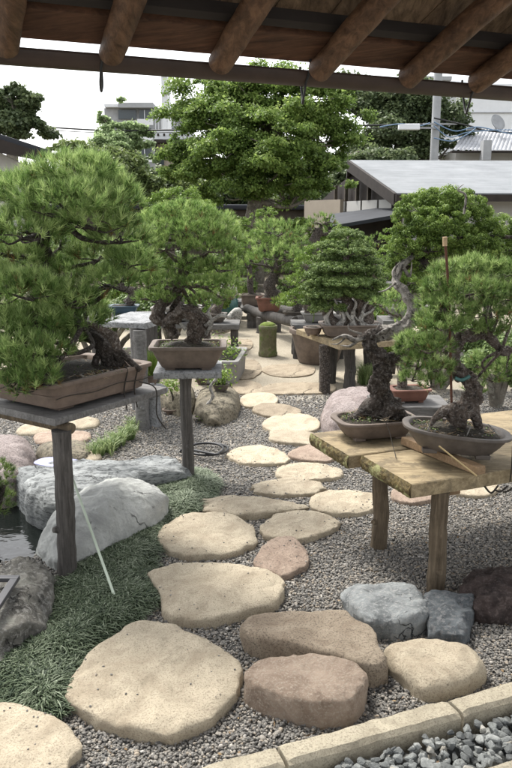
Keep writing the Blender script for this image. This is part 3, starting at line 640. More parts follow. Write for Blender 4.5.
# ------------------------------------------------------------------ stands and benches
def post(parent, b, top, r, mat, name='post', lean=(0, 0), knots=True, n=20):
    mb = MB(); b = np.array(b, float); L = top - b[2]
    pts = [b + [0, 0, -.05], b + [lean[0] * .3 + rng.normal(0, .004), lean[1] * .3, L * .33], b + [lean[0] * .7 + rng.normal(0, .004), lean[1] * .7, L * .66], b + [lean[0], lean[1], L]]
    tube(mb, pts, [r * 1.12, r * 1.0, r * .97, r], n, 10, .11, 16, .035)
    if knots:
        a = rng.uniform(3.6, 5.6); kz = L * rng.uniform(.2, .4); cc = b + [math.cos(a) * r * .85, math.sin(a) * r * .85, kz]; tube(mb, [cc, cc + np.array([math.cos(a), math.sin(a), .15]) * r * .45], [r * .42, r * .3], 10, 3, .2, 60)
    return mb.build(name, mat, parent, smooth=True)
def plank(parent, c, size, rot, mat, name, bevel=.005, amp=.003, seg=14):
    mb = MB(); L, W, T = size; xs = np.linspace(-L / 2, L / 2, seg + 1); prof = [(-W / 2, -T / 2), (W / 2, -T / 2), (W / 2, T / 2), (W / 6, T / 2), (-W / 6, T / 2), (-W / 2, T / 2)]
    V = np.array([(x_, a, b) for x_ in xs for a, b in prof]); V += np.stack([fbm(V * 6 + 3, 3), fbm(V * 6 + 9, 3), fbm(V * 6, 3)], 1) * amp
    cr, sr = math.cos(rot), math.sin(rot); V = np.stack([V[:, 0] * cr - V[:, 1] * sr, V[:, 0] * sr + V[:, 1] * cr, V[:, 2]], 1) + np.asarray(c, float)
    k = len(prof); mb.add(V, quadstrip(seg + 1, k)); 
    for e, rev in ((0, 0), (seg * k, 1)):
        q = V[e:e + k]; mb.add(np.vstack([q, q.mean(0)]), [(k, (i + 1) % k, i) if not rev else (k, i, (i + 1) % k) for i in range(k)])
    o = mb.build(name, mat, parent, bevel=bevel); return o
# stand A under the big pine
RA = math.radians(56); e1 = np.array([math.cos(RA), math.sin(RA)]); e2 = np.array([-math.sin(RA), math.cos(RA)])
cA = np.array([-.85, 3.05]); LA, WA = .72, .80; ctr = cA + e1 * LA / 2 + e2 * WA / 2
st = thing('plant_stand', 'dark weathered wooden stand at the left carrying the largest pine', 'plant stand', (-.85, 3.1, 0), 'pole legged plant stands')
plank(st, (*(ctr), .745), (LA, WA, .03), RA, M['board_grey'], 'tabletop', .004)
post(st, (-.85, 3.09, 0), .70, .041, M['post_dark'], 'leg', (.012, 0), n=28)
tq = cA + e1 * .10 + e2 * .72; post(st, (tq[0], tq[1], -.1), .70, .05, M['post_dark'], 'leg')
mb = MB(); a_ = cA + e1 * .07 + e2 * (-.02); b_ = cA + e1 * .07 + e2 * .78; tube(mb, [(*a_, .705), (*b_, .705)], .024, 12, 3, .06, 20); mb.build('crossbar', M['post_brown'], st, smooth=True)
# stand B
st = thing('plant_stand', 'single post stand with a rough grey top under the middle pine', 'plant stand', (-.425, 4.36, 0), 'pole legged plant stands')
post(st, (-.42, 4.36, 0), .665, .036, M['post_dark'], 'leg', (.0, 0), n=24)
plank(st, (-.41, 4.46, .685), (.40, .36, .04), math.radians(3), M['stone_top'], 'tabletop', .008, .006)
# stand C
st = thing('plant_stand', 'bare grey topped stand with nothing on it, behind the big pine', 'plant stand', (-.88, 5.42, 0), 'pole legged plant stands')
post(st, (-.87, 5.52, 0), .77, .05, M['board_grey'], 'leg', n=24)
plank(st, (-.93, 5.85, .80), (.40, .62, .045), math.radians(-16), M['stone_top'], 'tabletop', .008, .006)
post(st, (-1.0, 6.1, 0), .77, .04, M['board_grey'], 'leg')

# bench with the two thick planks (right)
Q = np.array([.635, 2.885]); ZT = .53
def LQ(s, t, z=0): return np.array([Q[0] + s * AX[0] + t * AN[0], Q[1] + s * AX[1] + t * AN[1], z])
bench = thing('plank_bench', 'low bench of two thick lichened planks at the right, two bonsai on it', 'bench', (*LQ(.17, .02)[:2], 0))
def thickplank(s0, s1, t0, t1, z1, th):
    mb = MB(); ns = 30; nt_ = 10; V = []
    S = np.linspace(s0, s1, ns); 
    prof = [(t0, z1 - th), (t0 - .0, z1 - .004), *[(t0 + (t1 - t0) * q, z1) for q in np.linspace(0.012, .988, nt_)], (t1, z1 - .004), (t1, z1 - th)]
    for s in S:
        for (tt_, zz_) in prof: V.append(LQ(s, tt_, zz_))
    V = np.array(V); k = len(prof); V[:, 2] += .004 * noise(V * 4); V[:, :2] += AN * (.006 * fbm(V * 5, 3))[:, None]
    mb.add(V, quadstrip(ns, k)); e = V[(ns - 1) * k:]; mb.add(np.vstack([e, e.mean(0)]), [(k, i, (i + 1) % k) for i in range(k)]); e = V[:k] + np.array([AX[0], AX[1], 0]) * .001; mb.add(np.vstack([e, e.mean(0)]), [(k, (i + 1) % k, i) for i in range(k)])
    o = mb.build('plank', M['slab_wood'], bench)
    # rough live end face, standing a little proud
    mb = MB(); nu, nv = 60, 12; V = []
    for j in range(nv + 1):
        for i in range(nu + 1):
            a = i / nu; b = j / nv; bul = math.sin(math.pi * min(max(b, .0), 1)) * .010
            V.append(LQ(s0 - .001 - bul, t0 + (t1 - t0) * a, z1 - th + (th + .001) * b))
    V = np.array(V); nz = fbm(V * 38, 4) * .010; fade = np.tile(np.minimum(1, np.minimum(np.arange(nu + 1), nu - np.arange(nu + 1)) / 2.), nv + 1); V[:, :2] -= AX * (np.abs(nz) * fade)[:, None] * 1.2
    I = np.array([(j * (nu + 1) + i, (j + 1) * (nu + 1) + i, (j + 1) * (nu + 1) + i + 1, j * (nu + 1) + i + 1) for j in range(nv) for i in range(nu)])
    mb.add(V, I); mb.build('bark_end', M['bark_edge'], o, smooth=True)
thickplank(0, 1.75, 0, .405, ZT, .062)
thickplank(-.055, 1.7, .43, .83, ZT - .004, .062)
post(bench, LQ(.17, .03), ZT - .062, .038, M['post_brown'], 'leg', n=24)
post(bench, LQ(.17, .52), ZT - .065, .038, M['post_brown'], 'leg', n=24)
post(bench, LQ(1.5, .08), ZT - .065, .042, M['post_brown'], 'leg'); post(bench, LQ(1.5, .7), ZT - .065, .042, M['post_brown'], 'leg')
mb = MB(); box(mb, LQ(.27, .42, ZT - .087), (.06, .70, .045), A22); mb.build('cross_beam', M['batten'], bench, bevel=.003)
mb = MB(); box(mb, LQ(1.42, .42, ZT - .087), (.06, .7, .045), A22); mb.build('cross_beam', M['batten'], bench, bevel=.003)
mb = MB(); box(mb, LQ(.305, .235, ZT + .021), (.05, .50, .036), A22 + .12, .001)
bt = tag(mb.build('batten', M['batten'], bevel=.003), 'pale wooden batten wedged under the tilted oval pot', 'batten')
# chain and twine hung under the bench edge
mb = MB(); cc = LQ(.42, -.02, ZT - .02)
for k in range(5): tube(mb, [LQ(.36 + .05 * k, -.012 - .006 * (k % 2), ZT - .055 - .02 * ((k * 7) % 3)), LQ(.39 + .05 * k, -.02, ZT - .085), LQ(.43 + .05 * k, -.012, ZT - .06 - .01 * (k % 2))], .0045, 6, 5)
tube(mb, [LQ(.52, .02, ZT + .10), LQ(.50, -.006, ZT + .004), LQ(.49, -.014, ZT - .05)], .0028, 6, 5)
tag(mb.build('twine', M['wire'], smooth=True), 'dark twine bundle tied round the front edge of the plank bench', 'twine')
mb = MB(); tube(mb, [D(439, 446, 2.93), D(477, 476, 2.87)], .0035, 8, 4); tag(mb.build('bamboo_skewer', M['bamboo'], smooth=True), 'thin bamboo skewer tied across the bench edge below the oval pot', 'bamboo stick')

# bench D in the middle distance
st = thing('plank_bench', 'low mossy edged board on mismatched posts carrying the layered juniper', 'bench', (.62, 6.7, 0))
plank(st, (.86, 7.02, .475), (.62, .98, .05), math.radians(20), M['slab_wood'], 'board', .004, .005)
post(st, (.64, 6.72, 0), .45, .048, M['bark_dark'], 'leg', (-.02, 0)); post(st, (.89, 6.95, 0), .45, .052, M['post_dark'], 'leg'); post(st, (.75, 7.45, 0), .45, .05, M['post_dark'], 'leg'); post(st, (1.12, 7.3, 0), .45, .05, M['post_dark'], 'leg')
# log bench further away
st = thing('log_bench', 'bench of round logs on stump legs under the red potted pine', 'bench', (.2, 10, 0))
mb = MB(); tube(mb, [D(247, 309, 11.2), D(262, 314, 10.5), D(296, 322, 9.4)], .07, 12, 5, .08, 5); mb.build('rail', M['post_dark'], st, smooth=True)
mb = MB(); tube(mb, [D(268, 306, 11.4), D(296, 312, 10.4), D(330, 318, 9.7)], .07, 12, 5, .08, 5); mb.build('rail', M['post_dark'], st, smooth=True)
mb = MB(); tube(mb, [D(296, 321, 9.45), D(330, 320, 9.6), D(362, 322, 9.6)], .075, 12, 5, .08, 5); mb.build('rail', M['post_dark'], st, smooth=True)
for u, v, y in ((252, 312, 10.9), (262, 316, 10.4), (276, 314, 10.5), (304, 322, 9.4), (345, 324, 9.5)):
    q = D(u, v, y); post(st, (q[0], q[1], 0), q[2] - .02, .075, M['post_dark'], 'leg', knots=False)

# ------------------------------------------------------------------ bonsai trees
GB = 'bonsai trees on stands'
def trunkpts(px, y):   # pixel path with optional depth offset
    return [D(q[0], q[1], y + (q[2] if len(q) > 2 else 0)) for q in px]
# A: big pine at left
pc = cA + e1 * .335 + e2 * .262; zA = .763
A = thing('bonsai_pine', 'largest pine bonsai, spreading crown, in a long brown pot at the left', 'bonsai', (pc[0], pc[1], zA), GB)
pot(A, (pc[0], pc[1], zA), .315, .235, .135, M['pot_brown'], RA, 14, .90, .012, band=True, wall=.022, n=96)
yA = 3.45; padsA = px_pads([(72, 178, 50, 22), (38, 196, 44, 24, -.05), (104, 200, 40, 22), (70, 206, 55, 22, -.12), (0, 214, 44, 24, 0), (20, 232, 46, 20, -.15), (96, 224, 42, 16, -.1), (120, 238, 30, 14), (60, 243, 32, 12, .2),
    (-30, 240, 40, 26), (130, 262, 26, 13, .05), (98, 256, 32, 13, .1), (8, 262, 40, 18, .1), (112, 282, 28, 13, .0), (62, 274, 36, 16, .2), (-10, 290, 44, 24, -.1), (26, 292, 40, 20, -.2), (66, 300, 36, 18, -.1), (82, 322, 28, 14, -.1),
    (40, 325, 36, 18, -.15), (0, 330, 38, 22, -.2), (22, 355, 38, 20, -.3), (50, 352, 26, 16, -.25), (8, 375, 34, 18, -.33), (38, 380, 26, 16, -.38), (-30, 350, 36, 30, -.1), (18, 388, 26, 10, -.4), (20, 330, 50, 24, .25), (70, 310, 40, 20, .25), (20, 365, 40, 18, .1), (-20, 310, 40, 30, .2), (60, 340, 24, 14, 0), (138, 268, 18, 10, .1)], yA)
tp = trunkpts([(112, 362), (104, 345, -.02), (84, 330, .05), (66, 312, .1), (56, 285, .1), (45, 258, .05), (44, 235, 0), (62, 215, 0), (72, 190, 0)], 3.55); tp[0][2] = zA + .12
mb = MB(); tube(mb, tp, [.04, .04, .04, .04, .04, .036, .03, .022, .014], 16, 8, .35, 14, .08)
for a in ((128, 361), (92, 366), (140, 352)): q = D(a[0], a[1], 3.5); q[2] = zA + .115; tube(mb, [tp[1], (tp[1] + q) / 2 + [0, 0, .015], q], [.026, .012], 10, 5, .35, 24)
hub = tp[3:]; limbs(mb, hub, padsA, .018, .35)
mb.build('trunk', M['bark_dark'], A, smooth=True)
mb = MB(); tube(mb, trunkpts([(118, 350), (112, 338), (98, 328), (84, 322)], 3.36), [.02, .026, .018, .005], 14, 8, .45, 24); mb.build('deadwood', M['bark'], A, smooth=True)
mb = MB(); tube(mb, trunkpts([(30, 343), (44, 338), (60, 344)], 3.2), [.006, .012, .005], 8, 5, .3, 20); mb.build('deadwood', M['bark'], A, smooth=True)
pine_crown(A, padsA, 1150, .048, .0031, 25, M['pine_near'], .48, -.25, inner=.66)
mb = MB()
q1 = pc - e2 * .236; 
for s_ in (.13, .20): tube(mb, [(*(pc + e1 * s_ - e2 * .20), zA + .137), (*(pc + e1 * s_ - e2 * .243), zA + .13), (*(pc + e1 * (s_ - .01) - e2 * .226), zA + .03), (*(pc + e1 * (s_ - .03) - e2 * .26), zA - .06)], .0035, 6, 6)
tube(mb, [(*(pc + e1 * .2 - e2 * .25), zA + .06), (*(pc + e1 * .26 - e2 * .30), zA + .02), (*(pc + e1 * .24 - e2 * .32), zA - .1), (*(pc + e1 * .28 - e2 * .34), zA - .18)], .0035, 6, 6)
tube(mb, [(*(pc + e1 * x_ - e2 * (.232 + .002)), zA + .068 + .006 * math.sin(x_ * 20)) for x_ in np.linspace(-.3, .31, 12)], .0022, 6, 3)
mb.build('cord', M['wire'], A, smooth=True)

# B: middle pine
yB = 4.44; zB = .706; cB = D(189, 364, yB)[:2]
B = thing('bonsai_pine', 'rounded bright pine bonsai with a twisted trunk in a brown rectangular pot', 'bonsai', (cB[0], cB[1], zB), GB)
pot(B, (cB[0], cB[1], zB), .215, .15, .145, M['pot_umber'], math.radians(2), 12, .74, .014, wall=.014, n=80)
padsB = px_pads([(185, 216, 32, 13), (160, 224, 26, 13), (212, 226, 25, 13), (186, 232, 40, 13, -.1), (146, 238, 20, 12), (226, 240, 16, 11), (165, 246, 32, 12, -.1), (208, 248, 28, 11, -.1), (188, 268, 26, 10, 0), (150, 262, 22, 12), (218, 268, 22, 10), (165, 284, 24, 11, -.05),
    (205, 284, 22, 8, -.1), (145, 284, 16, 10), (226, 284, 13, 8), (232, 258, 10, 9), (150, 298, 16, 8), (224, 298, 14, 7), (190, 300, 14, 6, .1), (170, 300, 14, 7), (205, 303, 14, 7, -.1), (128, 250, 12, 10)], yB)
tp = trunkpts([(192, 336), (196, 320, -.05), (184, 312, -.08), (166, 322, -.02), (158, 312, 0), (168, 298, .02), (180, 284), (184, 262), (186, 240), (186, 222)], yB); tp[0][2] = zB + .13
mb = MB(); tube(mb, tp, [.045, .04, .036, .036, .034, .028, .025, .02, .016, .01], 26, 14, .5, 22, .14)
tube(mb, trunkpts([(176, 337), (170, 325), (172, 310, .04), (180, 296)], yB), [.03, .03, .02, .014], 18, 12, .45, 24); tube(mb, trunkpts([(205, 338), (206, 322), (196, 308), (190, 294)], yB), [.028, .022, .016, .01], 18, 12, .4, 24)
limbs(mb, tp[6:], padsB, .013, .35); mb.build('trunk', M['bark'], B, smooth=True)
mb = MB()
for pth in ([(206, 335), (212, 322), (208, 312), (214, 304)], [(205, 326), (220, 316), (232, 318), (238, 312)], [(186, 330), (178, 318), (186, 305)]): tube(mb, trunkpts(pth, yB - .06), [.01, .012, .008, .003], 8, 6, .4, 25)
mb.build('deadwood', M['deadwood'], B, smooth=True)
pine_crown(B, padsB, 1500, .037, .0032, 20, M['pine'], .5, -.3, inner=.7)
mb = MB(); C = np.stack([cB[0] + rng.uniform(-.17, .17, 40), cB[1] + rng.uniform(-.11, .11, 40), np.full(40, zB + .125)], 1); leaves(mb, np.repeat(C, 20, 0) + rng.normal(size=(800, 3)) * [.02, .015, .01], np.tile([0, 0, 1.], (800, 1)), .014, rng.uniform(.2, .9, 800)); setting(mb.build('moss_tufts', M['juniper'], B), 'stuff')

# P1: gnarled juniper on the rear plank
c1 = G(374, 433, ZT + .01); c1 = c1[:2]
J = thing('bonsai_juniper', 'old juniper bonsai with cloud shaped crown and sweeping bleached branch', 'bonsai', (c1[0], c1[1], ZT), GB)
pot(J, (c1[0], c1[1], ZT), .195, .13, .095, M['pot_umber'], math.radians(14), 4, .80, .014, wall=.014, n=80)
yJ = float(c1[1])
tp = trunkpts([(388, 412), (382, 398), (378, 380, -.02), (384, 362, 0), (372, 350, 0), (368, 338, .02), (385, 333, .05), (404, 326, .1), (414, 310, .12), (404, 292, .15), (396, 280, .2), (406, 262, .25), (430, 246, .35)], yJ)
mb = MB(); tube(mb, tp[:7], [.08, .05, .037, .042, .036, .033, .029], 36, 20, .5, 18, .14)
tube(mb, trunkpts([(386, 364, .04), (396, 358, .05), (400, 348, .05), (398, 342, .05)], yJ), [.045, .036, .028, .018], 14, 7, .5, 16, .1)
for a in ((352, 414), (410, 416), (370, 420), (398, 422)): q = D(a[0], a[1], yJ - .03); q[2] = ZT + .088; tube(mb, [tp[1], (tp[1] + q) / 2, q], [.05, .018], 10, 5, .4, 20)
mb.build('trunk', M['bark_dark'], J, smooth=True)
mb = MB(); tube(mb, tp[5:], [.026, .034, .031, .027, .021, .018, .015, .010], 20, 14, .28, 26, .22)
for pth, rr in (([(372, 336), (356, 340), (344, 336), (332, 340)], .016), ([(360, 339), (350, 346), (340, 345)], .009), ([(362, 334), (350, 330), (348, 324)], .007), ([(345, 338), (338, 344), (330, 344)], .005), ([(398, 284, .2), (394, 272, .2), (400, 262, .2)], .014), ([(404, 268, .2), (410, 276, .2), (412, 262, .2)], .01), ([(464, 214, .1), (466, 196, .1), (458, 190, .1), (464, 184, .1)], .007), ([(396, 283, .1), (386, 290, .1), (378, 292, .1)], .006)):
    tube(mb, trunkpts(pth, yJ), [rr * .85, rr * .7, rr * .15], 9, 7, .25, 40, .15)
mb.build('deadwood', M['grey_branch'], J, smooth=True)
mbk = MB(); tube(mbk, trunkpts([(416, 268, .3), (430, 258, .3), (446, 248, .35), (470, 236, .35), (500, 240, .35)], yJ), [.03, .03, .028, .02, .01], 12, 7, .4, 18)
padsJ = px_pads([(440, 200, 26, 13), (420, 210, 24, 15), (462, 206, 24, 15), (405, 224, 16, 13), (440, 222, 30, 15, -.1), (476, 220, 22, 15), (412, 238, 18, 13, -.05), (455, 236, 28, 13, -.1), (486, 236, 18, 14), (400, 250, 14, 13), (398, 262, 10, 10), (428, 248, 18, 11, -.1),
    (474, 250, 28, 12, -.05), (500, 226, 18, 12, .1), (508, 246, 24, 15, .1), (420, 262, 12, 9, 0), (500, 262, 20, 10, .1), (530, 240, 20, 20, .2), (422, 272, 9, 6, 0)], yJ + .3)
limbs(mbk, [D(430, 258, yJ + .3), D(446, 248, yJ + .35), D(470, 238, yJ + .35), D(416, 266, yJ + .3)], padsJ, .012, .3); mbk.build('branch', M['bark_dark'], J, smooth=True)
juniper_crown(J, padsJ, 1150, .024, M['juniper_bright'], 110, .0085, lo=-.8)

# P2: pine on the near plank in a tilted oval pot
c2 = G(453, 452, ZT + .03)[:2]
Pn = thing('bonsai_pine', 'low pine bonsai with looping trunk in a tilted dark oval pot', 'bonsai', (c2[0], c2[1], ZT + .022), GB)
TL = math.radians(-5.5); pot(Pn, (c2[0], c2[1], ZT + .040), .228, .15, .105, M['pot_dark'], math.radians(-6), 2.6, .74, .012, TL, wall=.014, n=80)
yP = float(c2[1])
tp = trunkpts([(452, 420), (464, 408, -.02), (474, 396, 0), (470, 380, 0), (456, 368, 0), (452, 350, .02), (462, 338, .03), (476, 334, .03), (490, 338, .03), (502, 352, .03), (512, 350, .05)], yP)
mb = MB(); tube(mb, tp, [.055, .042, .036, .034, .032, .03, .026, .022, .018, .015, .010], 30, 16, .45, 22, .14)
tube(mb, trunkpts([(430, 425), (440, 414), (458, 408)], yP - .03), [.012, .02, .03], 10, 6, .45, 20); tube(mb, trunkpts([(480, 428), (474, 412), (468, 398)], yP), [.02, .025, .03], 10, 6, .45, 20)
tube(mb, trunkpts([(452, 350), (448, 330), (444, 310), (440, 292), (446, 275)], yP + .02), [.024, .02, .017, .012, .006], 10, 7, .35, 20)
tube(mb, trunkpts([(456, 368), (436, 362), (420, 350), (412, 336)], yP), [.018, .014, .01, .006], 9, 6, .35, 20)
padsP = px_pads([(455, 274, 26, 13, .05), (478, 268, 24, 12, .08), (502, 274, 22, 14, .08), (440, 288, 19, 12), (470, 290, 30, 13, -.05), (502, 296, 24, 14), (432, 304, 16, 12), (452, 308, 26, 11, -.05), (486, 312, 22, 10, -.05), (428, 322, 14, 12), (440, 326, 22, 11, -.1), (512, 318, 18, 12),
    (412, 344, 18, 12), (436, 346, 18, 11, -.08), (420, 364, 20, 11), (440, 368, 16, 9, -.08), (432, 384, 15, 9, -.08), (412, 378, 12, 9), (480, 364, 13, 11, .1), (492, 378, 14, 11, .1), (476, 392, 11, 9, .1), (506, 368, 10, 12, .1), (530, 300, 20, 30), (470, 326, 18, 10), (490, 330, 18, 9), (406, 352, 10, 8)], yP)
limbs(mb, [D(444, 310, yP), D(440, 292, yP), D(452, 350, yP), D(462, 338, yP), D(490, 338, yP), D(420, 350, yP), D(502, 350, yP)], padsP, .008, .35); mb.build('trunk', M['bark'], Pn, smooth=True)
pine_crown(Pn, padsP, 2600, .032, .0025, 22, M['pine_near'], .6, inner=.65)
mb = MB(); q = D(470, 377, yP - .05); tube(mb, [D(455, 378, yP - .06), D(462, 380, yP - .06), D(470, 376, yP - .06)], .008, 8, 5); mb.build('tree_tie', M['teal'], Pn, smooth=True)
for a, b in (((430, 424), (424, 440)), ((500, 436), (488, 424)), ((465, 440), (471, 426))): mb = MB(); tube(mb, [D(*a, yP - .1), D(*b, yP - .07)], .003, 6, 3); mb.build('plant_label', M['deadwood'], Pn, smooth=True)
mb = MB(); tube(mb, [D(362, 414, yJ - .1), D(384, 420, yJ - .12), D(393, 446, 3.35), D(396, 458, 3.2)], .0016, 6, 6); mb.build('wire', M['wire'], J, smooth=True)
mb = MB(); tube(mb, [D(452, 420, yP - .02), D(449, 300, yP - .06), D(445, 239, yP - .08)], [.0055, .0055, .0055], 10, 4); stk = tag(mb.build('iron_stake', M['rust'], smooth=True), 'rusty iron rod standing up through the low pine bonsai, cork on its tip', 'stake')
mb = MB(); tube(mb, [D(445, 246, yP - .0785), D(445, 237, yP - .08)], .0095, 12, 2); mb.build('cork', M['cork'], stk, smooth=True)

def dress(parent, c, sx, sy, z, n=60, tilt=0., r_=.004):
    a = rng.uniform(0, 6.28, n); q = np.sqrt(rng.uniform(0, 1, n)); C = np.stack([c[0] + np.cos(a) * q * sx, c[1] + np.sin(a) * q * sy, z + np.cos(a) * q * sx * tilt + rng.uniform(-.002, .006, n)], 1)
    mb = MB(); pebbles(mb, C, rng.uniform(.5, 1.6, n) * r_, 1, .7); setting(mb.build('soil_stones', M['pebble'], parent, smooth=True), 'stuff')
    k = n // 6; P = np.repeat(C[:k], 26, 0) + rng.normal(size=(k * 26, 3)) * [.016, .012, .005]; mb = MB(); leaves(mb, P, np.tile([0, 0, 1.], (len(P), 1)), .011, rng.uniform(0, .8, len(P))); setting(mb.build('moss', M['juniper'], parent), 'stuff')
    mb = MB(); T_ = C[k:]; needles(mb, T_, unit(rng.normal(size=T_.shape) * [1, 1, .15]), 2, .05, .003, .2, rng.uniform(0, 1, len(T_))); setting(mb.build('fallen_needles', M['straw'], parent), 'stuff')
dress(J, c1, .165, .10, ZT + .098, 130); dress(Pn, c2, .185, .115, ZT + .138, 150, TL); dress(B, cB, .18, .12, zB + .135, 70); dress(A, pc - e2 * .02, .24, .20, zA + .128, 200, 0, .005)

# D: layered juniper
yD = 6.95; zD = .50; cD = D(350, 334, yD)[:2]
Dn = thing('bonsai_juniper', 'dense layered conical juniper bonsai over a pale forked trunk in a long brown pot', 'bonsai', (cD[0], cD[1], zD), GB)
pot(Dn, (cD[0], cD[1], zD), .27, .17, .12, M['pot_umber'], math.radians(4), 10, .88, .015, wall=.02, n=60)
padsD = px_pads([(347, 235, 16, 7), (343, 246, 24, 7), (352, 252, 22, 6, -.1), (334, 258, 18, 7, .1), (360, 262, 20, 6), (342, 268, 30, 7, -.1), (325, 276, 20, 7), (366, 274, 18, 7), (345, 282, 32, 7, -.15), (318, 288, 16, 8), (372, 286, 14, 7), (338, 294, 30, 8, -.1), (366, 296, 22, 8), (318, 302, 16, 8), (330, 308, 18, 7, -.1), (378, 304, 10, 7), (360, 308, 18, 6, .15)], yD)
mb = MB()
for k, pth in enumerate(([(345, 326), (348, 306), (344, 290), (346, 262), (347, 240)], [(352, 327), (362, 314), (358, 298), (350, 285)], [(356, 327), (368, 318), (370, 304), (362, 290)], [(340, 327), (330, 316), (328, 302), (334, 290)])):
    tube(mb, trunkpts(pth, yD - .05), [.07, .05, .035, .02], 12, 8, .45, 8, .12)
limbs(mb, [D(346, 262, yD), D(344, 290, yD), D(347, 245, yD)], padsD, .014, .3); mb.build('trunk', M['bark'], Dn, smooth=True)
mb = MB()
for pth in ([(338, 328), (344, 318), (338, 306), (334, 298)], [(358, 330), (352, 318), (356, 304), (352, 296)], [(372, 328), (362, 322), (364, 308), (370, 300)], [(380, 326), (368, 326), (358, 320), (354, 314)], [(332, 330), (326, 318), (332, 308), (326, 302)], [(348, 330), (352, 322), (346, 312), (350, 304)], [(366, 330), (360, 318), (370, 312), (376, 306)]): tube(mb, trunkpts(pth, yD - .12), [.028, .018, .010, .003], 14, 10, .45, 20, .25)
mb.build('deadwood', M['deadwood'], Dn, smooth=True)
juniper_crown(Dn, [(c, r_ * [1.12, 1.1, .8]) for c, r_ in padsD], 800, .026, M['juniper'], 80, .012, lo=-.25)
# small pot left of it on the same board
q = D(313, 333, 6.98); o = thing('small_pot', 'small round brown pot left of the layered juniper, almost empty', 'pot', (q[0], q[1], .50)); pot(o, (q[0], q[1], .50), .085, .085, .08, M['pot_brown'], 0, 2, .78, .01)
mb = MB(); tube(mb, [D(313, 322, 6.98), D(314, 314, 6.98), D(310, 310, 6.98)], .004, 6, 4); leaves(mb, D(312, 311, 6.98) + rng.normal(size=(40, 3)) * .02, rng.normal(size=(40, 3)), .018, rng.uniform(0, 1, 40)); mb.build('seedling', M['shrub'], o)
# large tub behind
q = G(300, 366); o = thing('clay_tub', 'large round dark clay tub standing behind the middle bench', 'tub', (q[0], q[1] + .25, 0)); pot(o, (q[0] + .22, q[1] + .25, 0), .31, .31, .38, M['pot_umber'], 0, 2, .74, .02, feet=False)
q = G(327, 384); o = MB(); tube(o, [(q[0] + .02, q[1] + .1, -.02), (q[0] + .02, q[1] + .1, .2), (q[0] + .02, q[1] + .1, .36)], .085, 20, 6, .1, 7, .05); tag(o.build('stump', M['post_dark'], smooth=True), 'short grey tree stump between the clay tub and the bench leg', 'stump')

# generic middle distance bonsai
def bonsai(label, y, potpx, pw, ph, potmat, pads, trunk, kind, matn, dens=260, L=.06, zt=None, cat='bonsai', name=None, pp=8, tr=.06, wd=.004, nn=18, group=GB, rw=1.):
    c = D(*potpx, y); base = c[2] if zt is None else zt
    t_ = thing(name or ('bonsai_pine' if kind == 'pine' else 'bonsai_juniper'), label, cat, (c[0], c[1], base), group)
    k = y / FPX; pot(t_, (c[0], c[1], base), pw * k, pw * k * .7, ph * k, potmat, rng.uniform(-.15, .15), pp, .82, .014, wall=.02, n=48)
    P = px_pads(pads, y); tp = trunkpts(trunk, y); mb = MB(); tube(mb, tp, [tr, tr * .7, tr * .3], 12, 8, .4, 7, .1); limbs(mb, tp[1:], P, tr * .3, .3); mb.build('trunk', M['bark_dark' if rng.random() < .5 else 'bark'], t_, smooth=True)
    if kind == 'pine': pine_crown(t_, P, dens * 1.6, L * .8, wd, nn, M[matn], .5)
    else: juniper_crown(t_, P, dens * 1.5, .045, M[matn], 50, .018)
    return t_
bonsai('round domed pine bonsai in a red clay pot on the log bench', 10.3, (269, 311), 12.5, 14, M['pot_red'], [(278, 232, 26, 12), (262, 244, 20, 11), (292, 246, 20, 12), (276, 256, 30, 11, -.3), (262, 262, 14, 8), (296, 264, 14, 9), (280, 270, 18, 7), (290, 284, 12, 8), (300, 256, 10, 10)], [(274, 300), (270, 286), (276, 272), (278, 250)], 'pine', 'pine', 150, .085, wd=.005, nn=26, tr=.12)
bonsai('light green pine bonsai peeking over the red potted one', 12.0, (252, 306), 12, 12, M['pot_umber'], [(266, 216, 14, 8), (252, 224, 14, 9), (272, 228, 14, 8), (244, 236, 12, 9), (256, 242, 16, 9), (240, 250, 10, 8), (252, 262, 10, 8)], [(252, 300), (250, 270), (258, 240)], 'juniper', 'shrub', 90, .07)
bonsai('pale loose juniper bonsai left of the layered cone', 8.6, (318, 322), 16, 10, M['pot_grey'], [(318, 252, 14, 8), (308, 264, 14, 9), (322, 270, 14, 9), (300, 280, 12, 8), (312, 288, 14, 8), (296, 296, 12, 7), (288, 302, 10, 6)], [(312, 318), (308, 300), (314, 275)], 'juniper', 'shrub', 150, .07)
bonsai('yellowish low pine bonsai drooping over the front of the log bench', 9.7, (296, 318), 12, 7, M['pot_dark'], [(288, 300, 13, 6, -.1), (300, 296, 10, 5), (280, 303, 9, 5, -.1), (306, 286, 9, 7)], [(296, 312), (298, 304), (294, 299)], 'pine', 'shrub', 170, .07, wd=.005, nn=24, tr=.07)
bonsai('small rounded pine bonsai on dark rock under the eave of the house', 12.5, (322, 262), 16, 9, M['pot_dark'], [(322, 222, 15, 8), (312, 228, 10, 6), (332, 230, 10, 6)], [(322, 258), (314, 244), (320, 230)], 'pine', 'pine', 120, .08, zt=None, wd=.006, nn=24, tr=.16)
bonsai('tiny ball shaped pine bonsai below the dark porch roof', 12.5, (374, 282), 9, 8, M['pot_umber'], [(374, 240, 10, 7), (368, 248, 8, 6), (380, 250, 8, 6)], [(374, 276), (374, 262), (374, 246)], 'pine', 'pine', 120, .07, wd=.006, nn=24, tr=.05)
bonsai('bright juniper bonsai rising behind the crown of the middle pine', 8.2, (178, 320), 24, 14, M['pot_grey'], [(180, 196, 24, 9), (160, 206, 20, 9), (200, 208, 18, 8), (178, 212, 26, 9, -.2), (150, 218, 14, 8), (140, 204, 10, 7)], [(178, 305), (170, 260), (178, 215)], 'juniper', 'shrub', 130, .08, tr=.08)
